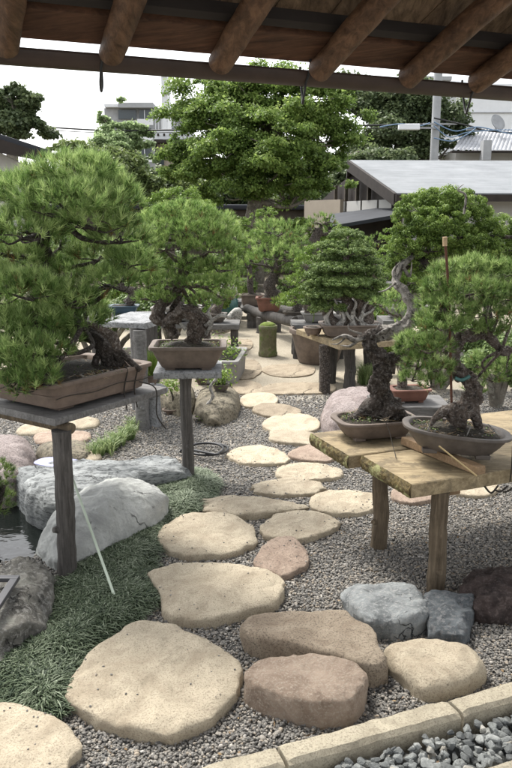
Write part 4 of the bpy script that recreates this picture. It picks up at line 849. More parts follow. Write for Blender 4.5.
bonsai('dark pine bonsai in a dull blue pot seen between the two large pines', 7.0, (124, 314), 14, 9, M['pot_blue'], [(124, 270, 18, 8), (112, 276, 14, 7), (138, 282, 12, 7), (106, 288, 12, 7)], [(128, 304), (134, 292), (122, 288), (124, 274)], 'pine', 'pine', 260, .06, wd=.004, tr=.05)
bonsai('pine bonsai in a dark red pot half hidden behind the gnarled juniper', 4.9, (408, 405), 19, 14, M['pot_red'], [(430, 318, 20, 12), (405, 330, 16, 10), (395, 312, 16, 9), (396, 298, 14, 8), (380, 304, 10, 6)], [(404, 392), (402, 370), (408, 340), (402, 318)], 'pine', 'pine', 420, .055, zt=.38, wd=.003, tr=.035)
bonsai('bushy juniper bonsai behind the gnarled trunk, left of the cloud crown', 8.2, (408, 318), 22, 12, M['pot_grey'], [(392, 238, 12, 9), (400, 262, 16, 10), (386, 256, 12, 8), (412, 280, 16, 9), (390, 276, 12, 8), (384, 292, 10, 7)], [(404, 310), (400, 290), (396, 262)], 'juniper', 'shrub', 130, tr=.05)
bonsai('far right juniper bonsai filling the gap under the house wall', 7.5, (490, 350), 24, 14, M['pot_umber'], [(500, 250, 24, 12), (480, 262, 20, 10), (505, 276, 22, 12), (480, 290, 24, 12), (505, 300, 20, 10)], [(490, 340), (488, 310), (494, 270)], 'juniper', 'juniper', 130, tr=.06)
bonsai('shaggy pine bonsai just right of the teal jar', 9.0, (214, 322), 12, 9, M['pot_dark'], [(232, 262, 12, 9), (222, 276, 14, 9), (240, 280, 12, 8), (230, 292, 14, 7), (212, 290, 12, 8)], [(216, 314), (220, 300), (228, 278)], 'pine', 'shrub', 150, .07, wd=.005, tr=.06)
bonsai('far bonsai in a brown pot beyond the end of the path', 14.0, (238, 296), 13, 9, M['pot_red'], [(236, 268, 12, 6), (246, 274, 10, 6), (228, 278, 8, 5)], [(236, 288), (234, 278), (238, 270)], 'juniper', 'juniper', 60, tr=.05)

def block_stand(label, u, v, y, w, d, h, mat, rot=0, name='display_bench'):
    q = D(u, v, y); t_ = thing(name, label, 'bench', (q[0], q[1], 0), 'low display benches in the distance')
    plank(t_, (q[0], q[1], h - .03), (w, d, .06), rot, mat, 'tabletop', .004)
    for a in (-1, 1):
        for b in (-1, 1): post(t_, (q[0] + a * w * .4, q[1] + b * d * .32, 0), h - .05, .05, M['post_dark'], 'leg', knots=False, n=10)
def under(label, t_, w, d, mat=None, name='display_bench'):
    """bench whose top carries the pot of bonsai t_"""
    x_, y_, z_ = t_.location; h = z_
    b = thing(name, label, 'bench', (x_, y_, 0), 'display benches in the distance')
    plank(b, (x_, y_, h - .031), (w, d, .06), 0, mat or M['board_grey'], 'tabletop', .004)
    for p_ in (-1, 1):
        for q_ in (-1, 1): post(b, (x_ + p_ * w * .4, y_ + q_ * d * .32, 0), h - .055, .045, M['post_dark'], 'leg', knots=False, n=10)
labs = {'peeking over': 'grey bench under the light green pine behind the log bench', 'left of the layered': 'grey bench under the pale loose juniper', 'under the eave': 'tall grey stand under the small pine by the house', 'tiny ball': 'tall stand under the tiny ball shaped pine',
        'rising behind': 'grey bench hidden behind the middle pine', 'dull blue': 'bench under the dull blue pot', 'half hidden': 'low bench under the dark red pot', 'left of the cloud': 'bench under the bushy juniper behind the gnarled trunk', 'far right juniper': 'bench at the far right beyond the plank bench',
        'teal jar': 'bench beside the teal jar', 'beyond the end': 'stand at the far end of the path'}
for o in list(bpy.data.objects):
    if o.get('category') == 'bonsai':
        for k_, lb in labs.items():
            if k_ in o['label']: under(lb, o, .62 if 'half' not in k_ else .5, .45 if 'half' not in k_ else .35)

# ------------------------------------------------------------------ smaller garden things
q = G(268, 357); o = thing('clay_pipe', 'mossy upright clay pipe on the sandy path, green moss on top', 'clay pipe', (q[0], q[1] + .1, 0))
mb = MB(); lathe(mb, (q[0], q[1] + .1, 0), [(1.05, 0), (1.08, .03), (1.0, .05), (.96, .10), (.96, .28), (1.0, .30), (1.05, .32), (1.05, .355), (.9, .36), (.85, .33)], 32, .105, .105); mb.build('pipe_body', M['moss_clay'] if 'moss_clay' in M else woodmat('mossy_clay', (.21, .19, .12), (.10, .10, .05), (2, 2, 2), 8, moss=(.10, .13, .04), mpos=.54), o, smooth=True)
mb = MB(); lathe(mb, (q[0], q[1] + .1, 0), [(.88, .345), (.85, .37), (.5, .39), (.02, .395)], 24, .105, .105, capb=False); mb.build('moss_cap', M['moss'], o, smooth=True)
# teal jar with driftwood
q = G(228, 326); o = thing('glazed_jar', 'teal glazed jar beyond the middle pine, driftwood leaning on it', 'jar', (q[0], q[1], 0))
mb = MB(); lathe(mb, (q[0] - .05, q[1], 0), [(.7, 0), (.9, .08), (1.02, .25), (1, .38), (.8, .48), (.7, .5), (.78, .53), (.7, .54), (.6, .5)], 32, .2, .2); mb.build('jar_body', M['teal'], o, smooth=True)
mb = MB(); lathe(mb, (q[0] - .05, q[1], .54), [(.7, 0), (1.1, .04), (1.0, .06), (.3, .07)], 24, .18, .18); mb.build('pot', M['pot_dark'], o, smooth=True)
for lab, pth, rr in (('bleached driftwood piece lying low behind the middle pine pot', [(208, 329), (220, 328), (230, 320), (236, 312), (238, 318), (226, 330), (212, 333)], .05), ('bleached driftwood branch bent over the teal jar', [(206, 296), (218, 294), (224, 288), (232, 288), (236, 296)], .06)):
    mb = MB(); tube(mb, trunkpts(pth, 9.4 if 'low' in lab else 10.4), [.02, rr, rr, .02], 12, 6, .4, 6, .1); tag(mb.build('driftwood', M['deadwood'], smooth=True), lab, 'driftwood')
# coiled hose
mb = MB(); P = [G(188, 462, .012)] + [G(207 + 26 * math.cos(a) * (1 - .03 * a), 449 + 6.0 * math.sin(a), .012 + .004 * a) for a in np.linspace(2.6, 2.6 + 11, 40)] + [G(186, 449, .04), G(180, 452, .012)]
tube(mb, P, .0085, 8, 4); tag(mb.build('garden_hose', M['hose'], smooth=True), 'coiled black hose lying on gravel right of the middle stand', 'hose')
# leaning cane
mb = MB(); a = G(118, 606, .02); b = D(73, 480, 3.35); tube(mb, [a, (a + b) / 2, b + (b - a) * .0], .006, 12, 3); tag(mb.build('cane', M['cane'], smooth=True), 'pale green pole leaning from the dark grass towards the pale boulder', 'pole')
# black frame corner lower left
mb = MB(); zf = .185; F0 = G(20, 577, zf)
def fr(a, b, z0): 
    return np.array([F0[0] - a, F0[1] + b, z0])
for (x0, x1, y0, y1) in ((0, .30, -.028, 0), (0, .03, -.25, -.03), (.10, .13, -.25, -.03), (.27, .30, -.25, -.03), (.0, .3, -.28, -.252)):
    box(mb, fr((x0 + x1) / 2, (y0 + y1) / 2, zf), (x1 - x0, y1 - y0, .018), 0)
tag(mb.build('metal_grate', plain('dark_grey_metal', (.07, .07, .075), .4, .1), bevel=.002), 'dark grey metal frame corner resting on the lower left rock', 'metal frame')
# stone stool
q = G(151, 428); o = thing('stone_stool', 'round topped grey stone pedestal between the two pine stands', 'pedestal', (q[0], q[1] + .08, 0))
mb = MB(); lathe(mb, (q[0], q[1] + .08, 0), [(1.05, 0), (1, .02), (.93, .2), (.9, .24)], 24, .075, .075); mb.build('base', M['stone_top'], o, smooth=True)
mb = MB(); lathe(mb, (q[0], q[1] + .08, .24), [(.8, 0), (1.7, .03), (1.75, .05), (1.3, .075), (.1, .085)], 28, .075, .075); mb.build('cap', M['stone_top'], o, smooth=True)
# planters
def planter(label, u, v, w, d, h, mat, rot, plants=None, zt=0, pm='shrub'):
    q = G(u, v, zt); t_ = thing('planter', label, 'planter', (q[0], q[1], zt)); pot(t_, (q[0], q[1], zt), w / 2, d / 2, h, mat, rot, 16, .94, .01, feet=False, wall=.03)
    if plants:
        mb = MB(); n = plants; C = np.stack([rng.uniform(-w * .42, w * .42, n), rng.uniform(-d * .42, d * .42, n)], 1); cr, sr = math.cos(rot), math.sin(rot)
        C = np.stack([q[0] + C[:, 0] * cr - C[:, 1] * sr, q[1] + C[:, 0] * sr + C[:, 1] * cr, zt + h * .9 + rng.uniform(0, .12, n)], 1); P = np.repeat(C, 14, 0) + rng.normal(size=(n * 14, 3)) * .04
        leaves(mb, P, np.tile([0, 0, 1.], (len(P), 1)) + rng.normal(size=P.shape) * .4, .045, rng.uniform(.2, 1, len(P))); mb.build('foliage', M[pm], t_)
    return t_
planter('pale grey rectangular trough behind the empty stand', 132, 376, .70, .45, .26, M['pot_grey'], .25, 12)
planter('grey planter box of leafy plants right of the middle pine pot', 222, 377, .42, .8, .24, M['pot_grey'], -.1, 40)
def smallpot(label, u, v, r_, h_, mat, kind, z=0., p=2):
    q = G(u, v, z); t_ = thing('potted_plant', label, 'potted plant', (q[0], q[1], z), 'small pots on the gravel'); pot(t_, (q[0], q[1], z), r_, r_ * .75, h_, mat, .2, p, .7, .008, wall=.008, n=32)
    c = np.array([q[0], q[1], z + h_])
    if kind == 'grass': mb = MB(); C = c + rng.normal(size=(25, 3)) * [r_ * .35, r_ * .3, .003]; needles(mb, C, np.tile([0, 0, 1.], (25, 1)), 22, .17, .004, .35, rng.uniform(.3, .9, 25)); mb.build('grass', M['shrub'], t_)
    if kind == 'leafy': mb = MB(); P = c + [0, 0, .06] + rng.normal(size=(420, 3)) * [r_ * .75, r_ * .6, .045]; leaves(mb, P, np.tile([0, 0, 1.], (420, 1)), .032, rng.uniform(.2, 1, 420)); mb.build('foliage', M['shrub'], t_)
    if kind == 'sapling':
        mb = MB(); tube(mb, [c, c + [.01, 0, .1], c + [-.01, 0, .17]], .008, 8, 5, .3, 30); mb.build('stem', M['bark_dark'], t_, smooth=True); mb = MB(); P = c + [0, 0, .2] + rng.normal(size=(260, 3)) * [.05, .05, .03]; leaves(mb, P, np.tile([0, 0, 1.], (260, 1)), .03, rng.uniform(.2, 1, 260)); mb.build('foliage', M['shrub'], t_)
    if kind == 'drift':
        mb = MB(); tube(mb, [c + [-.01, 0, -.01], c + [.0, 0, .08], c + [.05, 0, .16], c + [.03, 0, .24], c + [.09, -.02, .33], c + [.08, -.02, .40], c + [.12, -.02, .42]], [.012, .014, .012, .01, .012, .008, .004], 10, 7, .45, 30, .15); mb.build('trunk', M['deadwood'], t_, smooth=True)
        mb = MB(); P = c + rng.normal(size=(200, 3)) * [.05, .04, .006]; leaves(mb, P, np.tile([0, 0, 1.], (200, 1)), .014, rng.uniform(.1, .7, 200)); mb.build('moss', M['shrub'], t_)
smallpot('tiny oval pot with a thin sapling left of the middle post', 172, 414, .075, .045, M['pot_brown'], 'sapling')
smallpot('shallow dark oval pot with a twisted bleached stem right of the middle post', 207, 421, .105, .04, M['pot_dark'], 'drift', 0., 2.6)
smallpot('pot of spiky bright grass on the round topped pedestal', 152, 384, .05, .07, M['pot_brown'], 'grass', .33)
smallpot('round pot of leafy green plants on the tan rock', 221, 392, .07, .07, M['pot_dark'], 'leafy', .16)
smallpot('low pot of soft green leaves beside the tan rock', 202, 384, .06, .07, M['pot_brown'], 'leafy', .17)
# weeds
def weed(label, px, n, L, mat, y_sp=.1, group=None):
    mb = MB(); C = []
    for (u, v, k) in px: q = G(u, v); C.append(q + rng.normal(size=(k, 3)) * [.035, .035, 0])
    C = np.concatenate(C); C[:, 2] = 0; blades(mb, C, n, L, .0035, rng.uniform(.2, .9, len(C)), .5)
    tag(mb.build('grass_clump', M[mat]), label, 'grass', group)
weed('pale feathery weeds growing at the foot of the bare stand', [(106, 452, 22), (116, 446, 26), (126, 440, 22), (132, 430, 10), (98, 456, 10)], 16, .17, 'grass_pale')
weed('yellow green grass clump under the layered juniper bench', [(364, 384, 30), (370, 380, 30)], 16, .30, 'grass_pale')
# dark bush at the left frame edge over the pond
o = thing('shrub', 'dark green bushy foliage at the left edge above the pond', 'shrub', (-1.45, 3.75, 0)); mb = MB()
for k in range(3): tube(mb, [(-1.45, 3.75, -.1), (-1.42 + .03 * k, 3.72, .12), (-1.34 + .02 * k, 3.65, .25)], [.02, .01], 8, 4, .3, 20)
mb.build('stem', M['bark_dark'], o, smooth=True); pine_crown(o, [(D(0, 478, 3.7), np.array([.09, .12, .08])), (D(-6, 505, 3.7), np.array([.1, .12, .1])), (D(-30, 490, 3.7), np.array([.15, .15, .15]))], 1200, .035, .003, 26, M['juniper'], .7)

# litter on the gravel
n = 1400; lx = rng.uniform(-1.3, 2.2, n); ly = rng.uniform(1.8, 6.5, n); k = (np.abs(lx) < .36 * ly + .2) & ~inpoly(lx, ly, POND) & ~inpoly(lx, ly, MOSS); C = np.stack([lx, ly, rng.uniform(.008, .013, n)], 1)[k]
mb = MB(); h_ = len(C) // 2; leaves(mb, C[:h_], np.tile([0, 0, 1.], (h_, 1)), .016, rng.uniform(0, .8, h_), .25, .5); needles(mb, C[h_:], unit(rng.normal(size=(len(C) - h_, 3)) * [1, 1, .04]), 2, .045, .002, .15, rng.uniform(0, .8, len(C) - h_))
setting(mb.build('leaf_litter', M['straw']), 'stuff')
# ------------------------------------------------------------------ overhead eave
EZ = EYE + .50; k0 = .50 / .216; E0 = np.array([-.343 * k0, 1.074 * k0]); EA = math.radians(22.3)
ea = np.array([math.cos(EA), math.sin(EA)]); en = np.array([-math.sin(EA), math.cos(EA)]); SL = .32
def LE(s, t, z=0): return np.array([E0[0] + s * ea[0] + t * en[0], E0[1] + s * ea[1] + t * en[1], z])   # t outward, z absolute
eave = thing('eave_roof', 'dark wooden eave overhead with round rafters and brown planks', 'roof', LE(0, -2.5, 0))
def rz(t): return EZ - .008 - t * SL     # rafter axis height (t negative = inward)
# rafters
RS = []
for u, v in ((5, 45), (112, 66), (222, 76), (320, 83), (409, 92), (478, 99), (-110, 34), (540, 106)):
    # intersect view ray with the vertical plane t = -.07
    r_ = ray(u, v); den = r_[0] * en[0] + r_[1] * en[1]; kk = (E0 @ en - .06) / den; p_ = r_ * kk; RS.append((p_[:2] - E0) @ ea)
RS = sorted(RS); print('rafter s', np.round(RS, 2)); RS = [RS[0] - .42] + RS + [RS[-1] + .42]
for s in RS:
    mb = MB(); s += rng.normal(0, .003); tube(mb, [LE(s, -.045, rz(-.045)), LE(s, -.8, rz(-.8) + .003), LE(s + rng.normal(0, .008), -2.6, rz(-2.6))], [.041, .044, .05], 28, 20, .07, 7); mb.build('rafter', M['eave_log'], eave, smooth=True)
def slopebox(mb, s0, s1, t0, t1, dz, th, j=0):
    P = []
    for zz in (0, th):
        for (s, t) in ((s0, t0), (s1, t0), (s1, t1), (s0, t1)): P.append(LE(s, t, rz(t) + dz + zz))
    hexa(mb, P)
mb = MB(); slopebox(mb, -1.2, 3.4, -.16, -.004, .046, .022); mb.build('eave_board', M['eave_batten'], eave, bevel=.002)
mb = MB(); slopebox(mb, -1.2, 3.4, -.235, -.195, .046, .05); mb.build('batten', M['timber_dark'], eave)
for tt_ in (-.62, -1.1, -1.6, -2.1): mb = MB(); slopebox(mb, -1.2, 3.4, tt_, tt_ + .045, .046, .03); mb.build('batten', M['eave_batten'], eave, bevel=.002)
s = -1.2
while s < 3.4:
    w_ = rng.uniform(.15, .21); mb = MB(); dz_ = rng.uniform(0, .003); slopebox(mb, s, s + w_ - .004, -2.6, -.055, .078 + dz_, .016); mb.build('roof_plank', M['eave_board'], eave); s += w_
mb = MB(); slopebox(mb, -1.25, 3.45, -2.65, -.06, .098, .02); mb.build('roof_cover', M['timber_dark'], eave)
for s in (-1.1, 3.3):
    mb = MB(); tube(mb, [LE(s, -2.5, -.05), LE(s, -2.5, 1.4), LE(s, -2.5, rz(-2.5) - .04)], .07, 16, 4, .03, 4); mb.build('post', M['eave_log'], eave, smooth=True)
mb = MB(); tube(mb, [LE(-1.25, -2.5, rz(-2.5) - .09), LE(3.45, -2.5, rz(-2.5) - .09)], .06, 16, 4); mb.build('purlin', M['eave_log'], eave, smooth=True)
# gutter (half pipe) just outside the rafter ends
mb = MB(); n_ = 16; R_ = .048; prof = []
for i in range(n_ + 1): a = math.pi + math.pi * i / n_; prof.append((math.cos(a) * R_, math.sin(a) * R_))
for i in range(n_ + 1): a = 2 * math.pi - math.pi * i / n_; prof.append((math.cos(a) * (R_ - .003), math.sin(a) * (R_ - .003)))
V = []; ns = 20
for j in range(ns + 1):
    s = -1.2 + 4.6 * j / ns
    for (a, b) in prof: V.append(LE(s, .035 + a, EZ + .012 + b))
mb.add(np.array(V), quadstrip(ns + 1, len(prof))); gut = tag(mb.build('rain_gutter', M['gutter'], smooth=True), 'brown half round rain gutter along the wooden eave', 'gutter')
for (u, v, lab) in ((100, 62, 'leftmost black iron hook strap hanging below the gutter'), (303, 84, 'middle black iron hook strap hanging below the gutter'), (467, 98, 'rightmost black iron hook strap hanging below the gutter')):
    r_ = ray(u, v); den = r_[0] * en[0] + r_[1] * en[1]; kk = (E0 @ en + .035) / den; p_ = r_ * kk; s = (p_[:2] - E0) @ ea; zc = EZ + .012; o = MB()
    P = [LE(s, .035 - .06, zc + .05), LE(s, .035 - .055, zc), LE(s - .004, .035 - .035, zc - .04), LE(s - .006, .035 - .02, zc - .085), LE(s, .035 - .0, zc - .108), LE(s + .008, .035 + .02, zc - .085), LE(s + .012, .035 + .04, zc - .04), LE(s + .014, .035 + .055, zc), LE(s + .014, .035 + .055, zc + .03)]
    tube(o, P, .0045, 8, 5); tag(o.build('gutter_hook', M['iron'], smooth=True), lab, 'hook', 'iron hooks on the gutter')

# ------------------------------------------------------------------ background buildings
def wallquad(mb, A, B, z0, z1, th=.15):
    """vertical slab between plan points A, B"""
    A = np.array(A, float)[:2]; B = np.array(B, float)[:2]; d = B - A; L = np.linalg.norm(d); rot = math.atan2(d[1], d[0]); c = (A + B) / 2
    box(mb, (c[0], c[1], (z0 + z1) / 2), (L, th, z1 - z0), rot)
def roofslab(mb, P4, th):
    P4 = [np.array(p, float) for p in P4]; nrm = np.cross(P4[1] - P4[0], P4[3] - P4[0]); nrm /= np.linalg.norm(nrm); nrm *= -1 if nrm[2] > 0 else 1
    hexa(mb, [p + nrm * th for p in P4] + P4)
# white-roofed house at right, gable facing left
H = thing('house', 'white roofed house at right with dark gable and plaster walls', 'house', (4.2, 17.5, 0))
eL = D(397, 193, 16.0); eR = np.array([9.5, 16.4, eL[2]]); rL = D(350, 160, 19.0); rR = np.array([9.8, 19.4, rL[2]])
mb = MB(); roofslab(mb, [eL, eR, rR, rL], .10); roofslab(mb, [rL, rR, rR + (rR - eR) * [1, 1, -1], rL + (rR - eR) * [1, 1, -1]], .10); mb.build('roof', M['roof_white'], H)
mb = MB(); dn = np.array([0, 0, -.104]); roofslab(mb, [eL + dn, eR + dn, rR + dn, rL + dn], .05); mb.build('soffit', M['timber_dark'], H)
mb = MB(); dn = np.array([0, 0, -.104]); b3 = (rR - eR) * [1, 1, -1]; roofslab(mb, [rL + dn, rR + dn, rR + b3 + dn, rL + b3 + dn], .05); mb.build('soffit', M['timber_dark'], H)
mb = MB(); wallquad(mb, eL + [-.03, -.06, 0], eR + [0, -.06, 0], eL[2] - .17, eL[2] - .03, .06)
dd_ = rL - eL; 
hexa(mb, [eL + [-.06, 0, -.26], eL + [0, 0, -.26], rL + [0, 0, -.26], rL + [-.06, 0, -.26], eL + [-.06, 0, -.01], eL + [0, 0, -.01], rL + [0, 0, -.01], rL + [-.06, 0, -.01]])
b2 = rL + (rR - eR) * [1, 1, -1]; hexa(mb, [rL + [-.06, 0, -.26], rL + [0, 0, -.26], b2 + [0, 0, -.26], b2 + [-.06, 0, -.26], rL + [-.06, 0, -.01], rL + [0, 0, -.01], b2 + [0, 0, -.01], b2 + [-.06, 0, -.01]])
mb.build('barge_board', M['timber_dark'], H)
gA = np.array([eL[0] + .25, 16.7]); gB = np.array([rL[0] + .1 - .6, 21.2])
mb = MB(); wallquad(mb, (eL[0] + .25, 16.7), (9.4, 17.0), 0, eL[2] - .05); mb.build('front_wall', M['plaster'], H)
mb = MB(); g0 = np.array([eL[0] + .2, 16.75]); g1 = np.array([rL[0] + .15 - .7, 21.3]); gm = np.array([rL[0] + .2, 19.0]); wallquad(mb, g0, g1, 0, eL[2] - .1, .12)
zt_ = rL[2] - .2; zl_ = eL[2] - .1
V = [(*g0, zl_), (*gm, zt_), (*g1, zl_), (g0[0] + .12, g0[1], zl_), (gm[0] + .12, gm[1], zt_), (g1[0] + .12, g1[1], zl_)]; mb.add(V, [(0, 1, 2), (3, 5, 4)]); mb.add(V, [(0, 3, 4, 1), (1, 4, 5, 2), (0, 2, 5, 3)]); mb.build('gable_wall', M['timber_dark'], H)
def onwall(a, b, f0, f1, z0, z1, off, th, mat, name):
    a = np.array(a); b = np.array(b); d = unit(b - a); nn_ = np.array([-d[1], d[0]]); m_ = MB(); wallquad(m_, a + (b - a) * f0 + nn_ * off, a + (b - a) * f1 + nn_ * off, z0, z1, th); return m_.build(name, mat, H, bevel=0)
for f0, f1 in ((.04, .17), (.19, .36), (.38, .55), (.58, .74), (.77, .94)): onwall(g0, g1, f0, f1, 1.70, 1.95, .085, .03, M['plaster'], 'plaster_panel')
for k in range(4): f = .28 + .14 * k; onwall(g0, g1, f, f + .015, zl_, zl_ + .4, .09, .08, M['fence'], 'gable_strut')
# lower porch roof in front of gable
pA = D(406, 213, 15.2); pB = D(330, 226, 15.8); pC = D(330, 214, 18.5); pD = D(400, 205, 17.2)
mb = MB(); roofslab(mb, [pB, pA, pD, pC], .07); mb.build('porch_roof', M['roof_dark'], H)
mb = MB(); 
for q in (pA, pB): tube(mb, [(q[0] + .1, q[1] + .25, 0), (q[0] + .1, q[1] + .25, q[2] - .03)], .05, 8, 2)
mb.build('porch_post', M['timber_dark'], H)
mb = MB(); wallquad(mb, D(326, 200, 17.8), D(405, 200, 16.9), 0, 1.55, .1); mb.build('porch_wall', M['timber_dark'], H)
mb = MB(); wallquad(mb, D(306, 200, 21), D(342, 200, 19.4), 0, 2.0, .1); mb.build('side_wall', M['plaster_cream'], H)
mb = MB(); wallquad(mb, (eL[0] + .2, 16.57), (9.4, 16.87), 0, .9, .1); mb.build('base_board', M['fence'], H)
# left dark-eaved house
H = thing('house', 'dark eaved low house at the left edge behind the big pine', 'house', (-6.6, 18, 0))
a = D(52, 151, 17); b = D(-60, 115, 17); a2 = D(46, 149, 23); b2 = b + [0, 6, 0]
mb = MB(); roofslab(mb, [a, a2, b2, b], .12); mb.build('roof', M['roof_dark'], H)
mb = MB(); hexa(mb, [b + [0, -.06, -.55], a + [-.2, -.06, -.22], a + [-.2, .0, -.22], b + [0, 0, -.55], b + [0, -.06, -.10], a + [0, -.06, -.10], a + [0, 0, -.1], b + [0, 0, -.1]]); mb.build('barge_board', M['timber_dark'], H)
mb = MB(); hexa(mb, [b + [0, .5, -.95], a + [-.7, .5, -.5], a + [-.7, .6, -.5], b + [0, .6, -.95], b + [0, .5, -.2], a + [-.7, .5, -.3], a + [-.7, .6, -.3], b + [0, .6, -.2]]); mb.build('gable_board', M['plaster'], H)
mb = MB(); wallquad(mb, (b[0], 18.1), (a[0] - .8, 18.1), 0, a[2] - .35, .15); mb.build('wall', M['fence'], H)
mb = MB(); wallquad(mb, (b[0], 17.95), (a[0] - 1.0, 17.95), 1.2, 2.3, .08); mb.build('shutter', M['plaster'], H)
# apartment block
H = thing('apartment_block', 'pale grey apartment block with balconies far behind the trees', 'building', D(140, 200, 60) * [1, 1, 0])
y = 60; 
def bb(u0, u1, v0, v1, y, dep, mat, name, H):
    a = D(u0, v0, y); b = D(u1, v1, y); m_ = MB(); box(m_, ((a[0] + b[0]) / 2, y + dep / 2, (a[2] + b[2]) / 2), (abs(b[0] - a[0]), dep, abs(a[2] - b[2]))); return m_.build(name, mat, H)
bb(104, 188, 108, 232, 60, 8, M['conc'], 'wall', H); bb(118, 153, 102.5, 107.5, 59.2, 9, M['conc'], 'roof_parapet', H); bb(104, 120, 104, 107, 59.5, 6, M['white_paint'], 'roof_parapet', H); bb(170, 190, 104, 108, 59.2, 9, M['conc'], 'roof_parapet', H)
for v0 in (110, 128, 147): bb(118, 136, v0, v0 + 9, 59.8, .3, M['glass_dark'], 'window', H); w1 = bb(139, 151, v0, v0 + 12, 59.8, .3, M['glass_dark'], 'window', H); bb(172, 188, v0, v0 + 6, 59.8, .3, M['glass_dark'], 'window', H); bb(137, 153, v0 + 9, v0 + 15, 58.6, .15, M['white_paint'], 'balcony', H); bb(144, 145, v0, v0 + 12, 59.6, .1, M['white_paint'], 'window_frame', H)
H = thing('stair_tower', 'tall narrow white tower rising beside the apartment block', 'tower', D(165, 200, 48) * [1, 1, 0]); bb(160.5, 170.5, 60, 228, 48, 2.0, M['white_paint'], 'shaft', H); bb(161.5, 169.5, 93, 94.5, 47.9, .1, M['conc'], 'seam', H); bb(161.5, 169.5, 75, 76, 47.9, .1, M['conc'], 'seam', H)
H = thing('house', 'cream house with a white latticed roof terrace behind the maple', 'house', D(168, 200, 38) * [1, 1, 0])
bb(157, 192, 142, 224, 38, 5, M['plaster_cream'], 'wall', H); bb(154, 194, 139.5, 142.5, 37.3, 6, M['timber_dark'], 'eave', H); bb(154, 194, 131, 139, 37.6, .15, M['white_paint'], 'parapet', H)
bb(154, 194, 115, 116.5, 37.6, .12, M['iron'], 'handrail', H)
for k in range(13): u = 155 + k * 3.1; bb(u, u + .7, 116, 131, 37.65, .06, M['white_paint'], 'baluster', H)
for k in range(6): u = 157 + k * 6; bb(u, u + 2, 133.5, 136, 37.5, .05, M['timber_dark'], 'vent_hole', H)
bb(155, 157.5, 143, 173, 37.7, .2, M['timber_dark'], 'downpipe', H); bb(158, 164, 150, 165, 37.9, .1, M['glass_dark'], 'window', H)
# right: white building and tiled house
H = thing('building', 'plain white building at the upper right above the tiled roof', 'building', D(500, 200, 55) * [1, 1, 0]); bb(462, 560, 84, 230, 55, 8, M['white_paint'], 'wall', H); bb(468, 560, 112, 113, 54.9, .1, M['conc'], 'seam', H); bb(420, 452, 76, 80, 54.9, 3, M['conc'], 'rooftop_rail', H); bb(425, 560, 80.5, 230, 57, 5, M['white_paint'], 'rear_wall', H)
H = thing('house', 'grey tiled roof house behind the white roofed one at right', 'house', D(490, 200, 34) * [1, 1, 0])
a = D(452, 152, 33); b = D(560, 152, 33); c_ = D(560, 131, 37); d_ = D(466, 131, 37); mb = MB()
nu, nv = 26, 9
V = []; 
for j in range(nv * 2 + 1):
    for i in range(nu * 6 + 1):
        fi = i / (nu * 6); fj = j / (nv * 2); p_ = (a * (1 - fi) + b * fi) * (1 - fj) + (d_ * (1 - fi) + c_ * fi) * fj; p_ = p_ + [0, 0, .05 * abs(math.sin(math.pi * fi * nu)) + (.05 if j % 2 == 0 else 0)]; V.append(p_)
k = nu * 6 + 1; mb.add(V, [(j * k + i, j * k + i + 1, (j + 1) * k + i + 1, (j + 1) * k + i) for j in range(nv * 2) for i in range(nu * 6)]); rf = mb.build('roof', plain('grey_roof_tiles', (.30, .31, .33), .5, .3, 3, .2), H)
bb(462, 560, 129, 132, 37, .5, M['conc'], 'ridge', H); bb(456, 560, 151, 225, 34, 3, M['plaster'], 'wall', H); bb(452, 560, 150.5, 152.5, 32.8, .3, M['timber_dark'], 'gutter', H); bb(484, 491, 140, 160, 32.5, .5, M['conc'], 'chimney', H)
o = thing('satellite_dish', 'grey satellite dish on the tiled roof at the upper right', 'satellite dish', D(497, 131, 36)); mb = MB(); cdish = D(495, 124, 35.6); BV, BF = ico(2)
lathe(mb, (0, 0, 0), [(.02, 0), (.5, .04), (.8, .11), (1, .18), (1.0, .2), (.5, .06), (.02, .02)], 24, .42, .36); V = np.array(mb.v[0]); R_ = np.array(Matrix.Rotation(math.radians(65), 3, 'X') @ Matrix.Rotation(.5, 3, 'Y')); mb.v[0] = V @ R_.T + cdish; mb.v[1] = mb.v[1] @ R_.T + cdish; mb.build('dish', M['conc'], o, smooth=True)
mb = MB(); tube(mb, [cdish, D(497, 132, 36)], .04, 8, 2); mb.build('mast', M['conc'], o)
# utility pole with wires
yp = 30; pb = D(432, 200, yp); UP = thing('utility_pole', 'grey utility pole with equipment above the white roof', 'utility pole', (pb[0], pb[1], 0))
mb = MB(); tube(mb, [(pb[0], yp, -.2), (pb[0], yp, 4), (pb[0], yp, 7.4)], .16, 14, 3); mb.build('pole', M['conc'], UP, smooth=True)
mb = MB(); q = D(409, 127, yp - .3); box(mb, q, (.8, .25, .22)); mb.build('transformer_box', M['white_paint'], UP, bevel=.03)
mb = MB(); q = D(424, 128, yp - .2); box(mb, q, (1.2, .08, .06)); q = D(440, 124, yp - .2); box(mb, q, (1.3, .08, .06)); mb.build('cross_arm', M['conc'], UP)
mb = MB(); q = D(474, 129, yp - .2); box(mb, q, (.55, .15, .12)); mb.build('cable_joint', M['conc'], UP, bevel=.02)
WG = 'overhead cables'
def cable(label, pts, r_, mat, y0): mb = MB(); tube(mb, [D(u, v, y0 + (dy[0] if dy else 0)) for (u, v, *dy) in pts], r_ * .62, 6, 8); tag(mb.build('overhead_cable', mat, smooth=True), label, 'cable', WG)
cable('thick dark cable crossing the sky left of the maple', [(44, 127, 0), (110, 130.5, 0), (170, 130, 0), (260, 128, 0), (340, 126), (432, 124)], .05, M['iron'], 29.8)
cable('thin dark cable just under the thick one at left', [(44, 130, 0), (110, 133, 0), (170, 132.5, 0), (300, 130), (432, 127)], .025, M['iron'], 29.9)
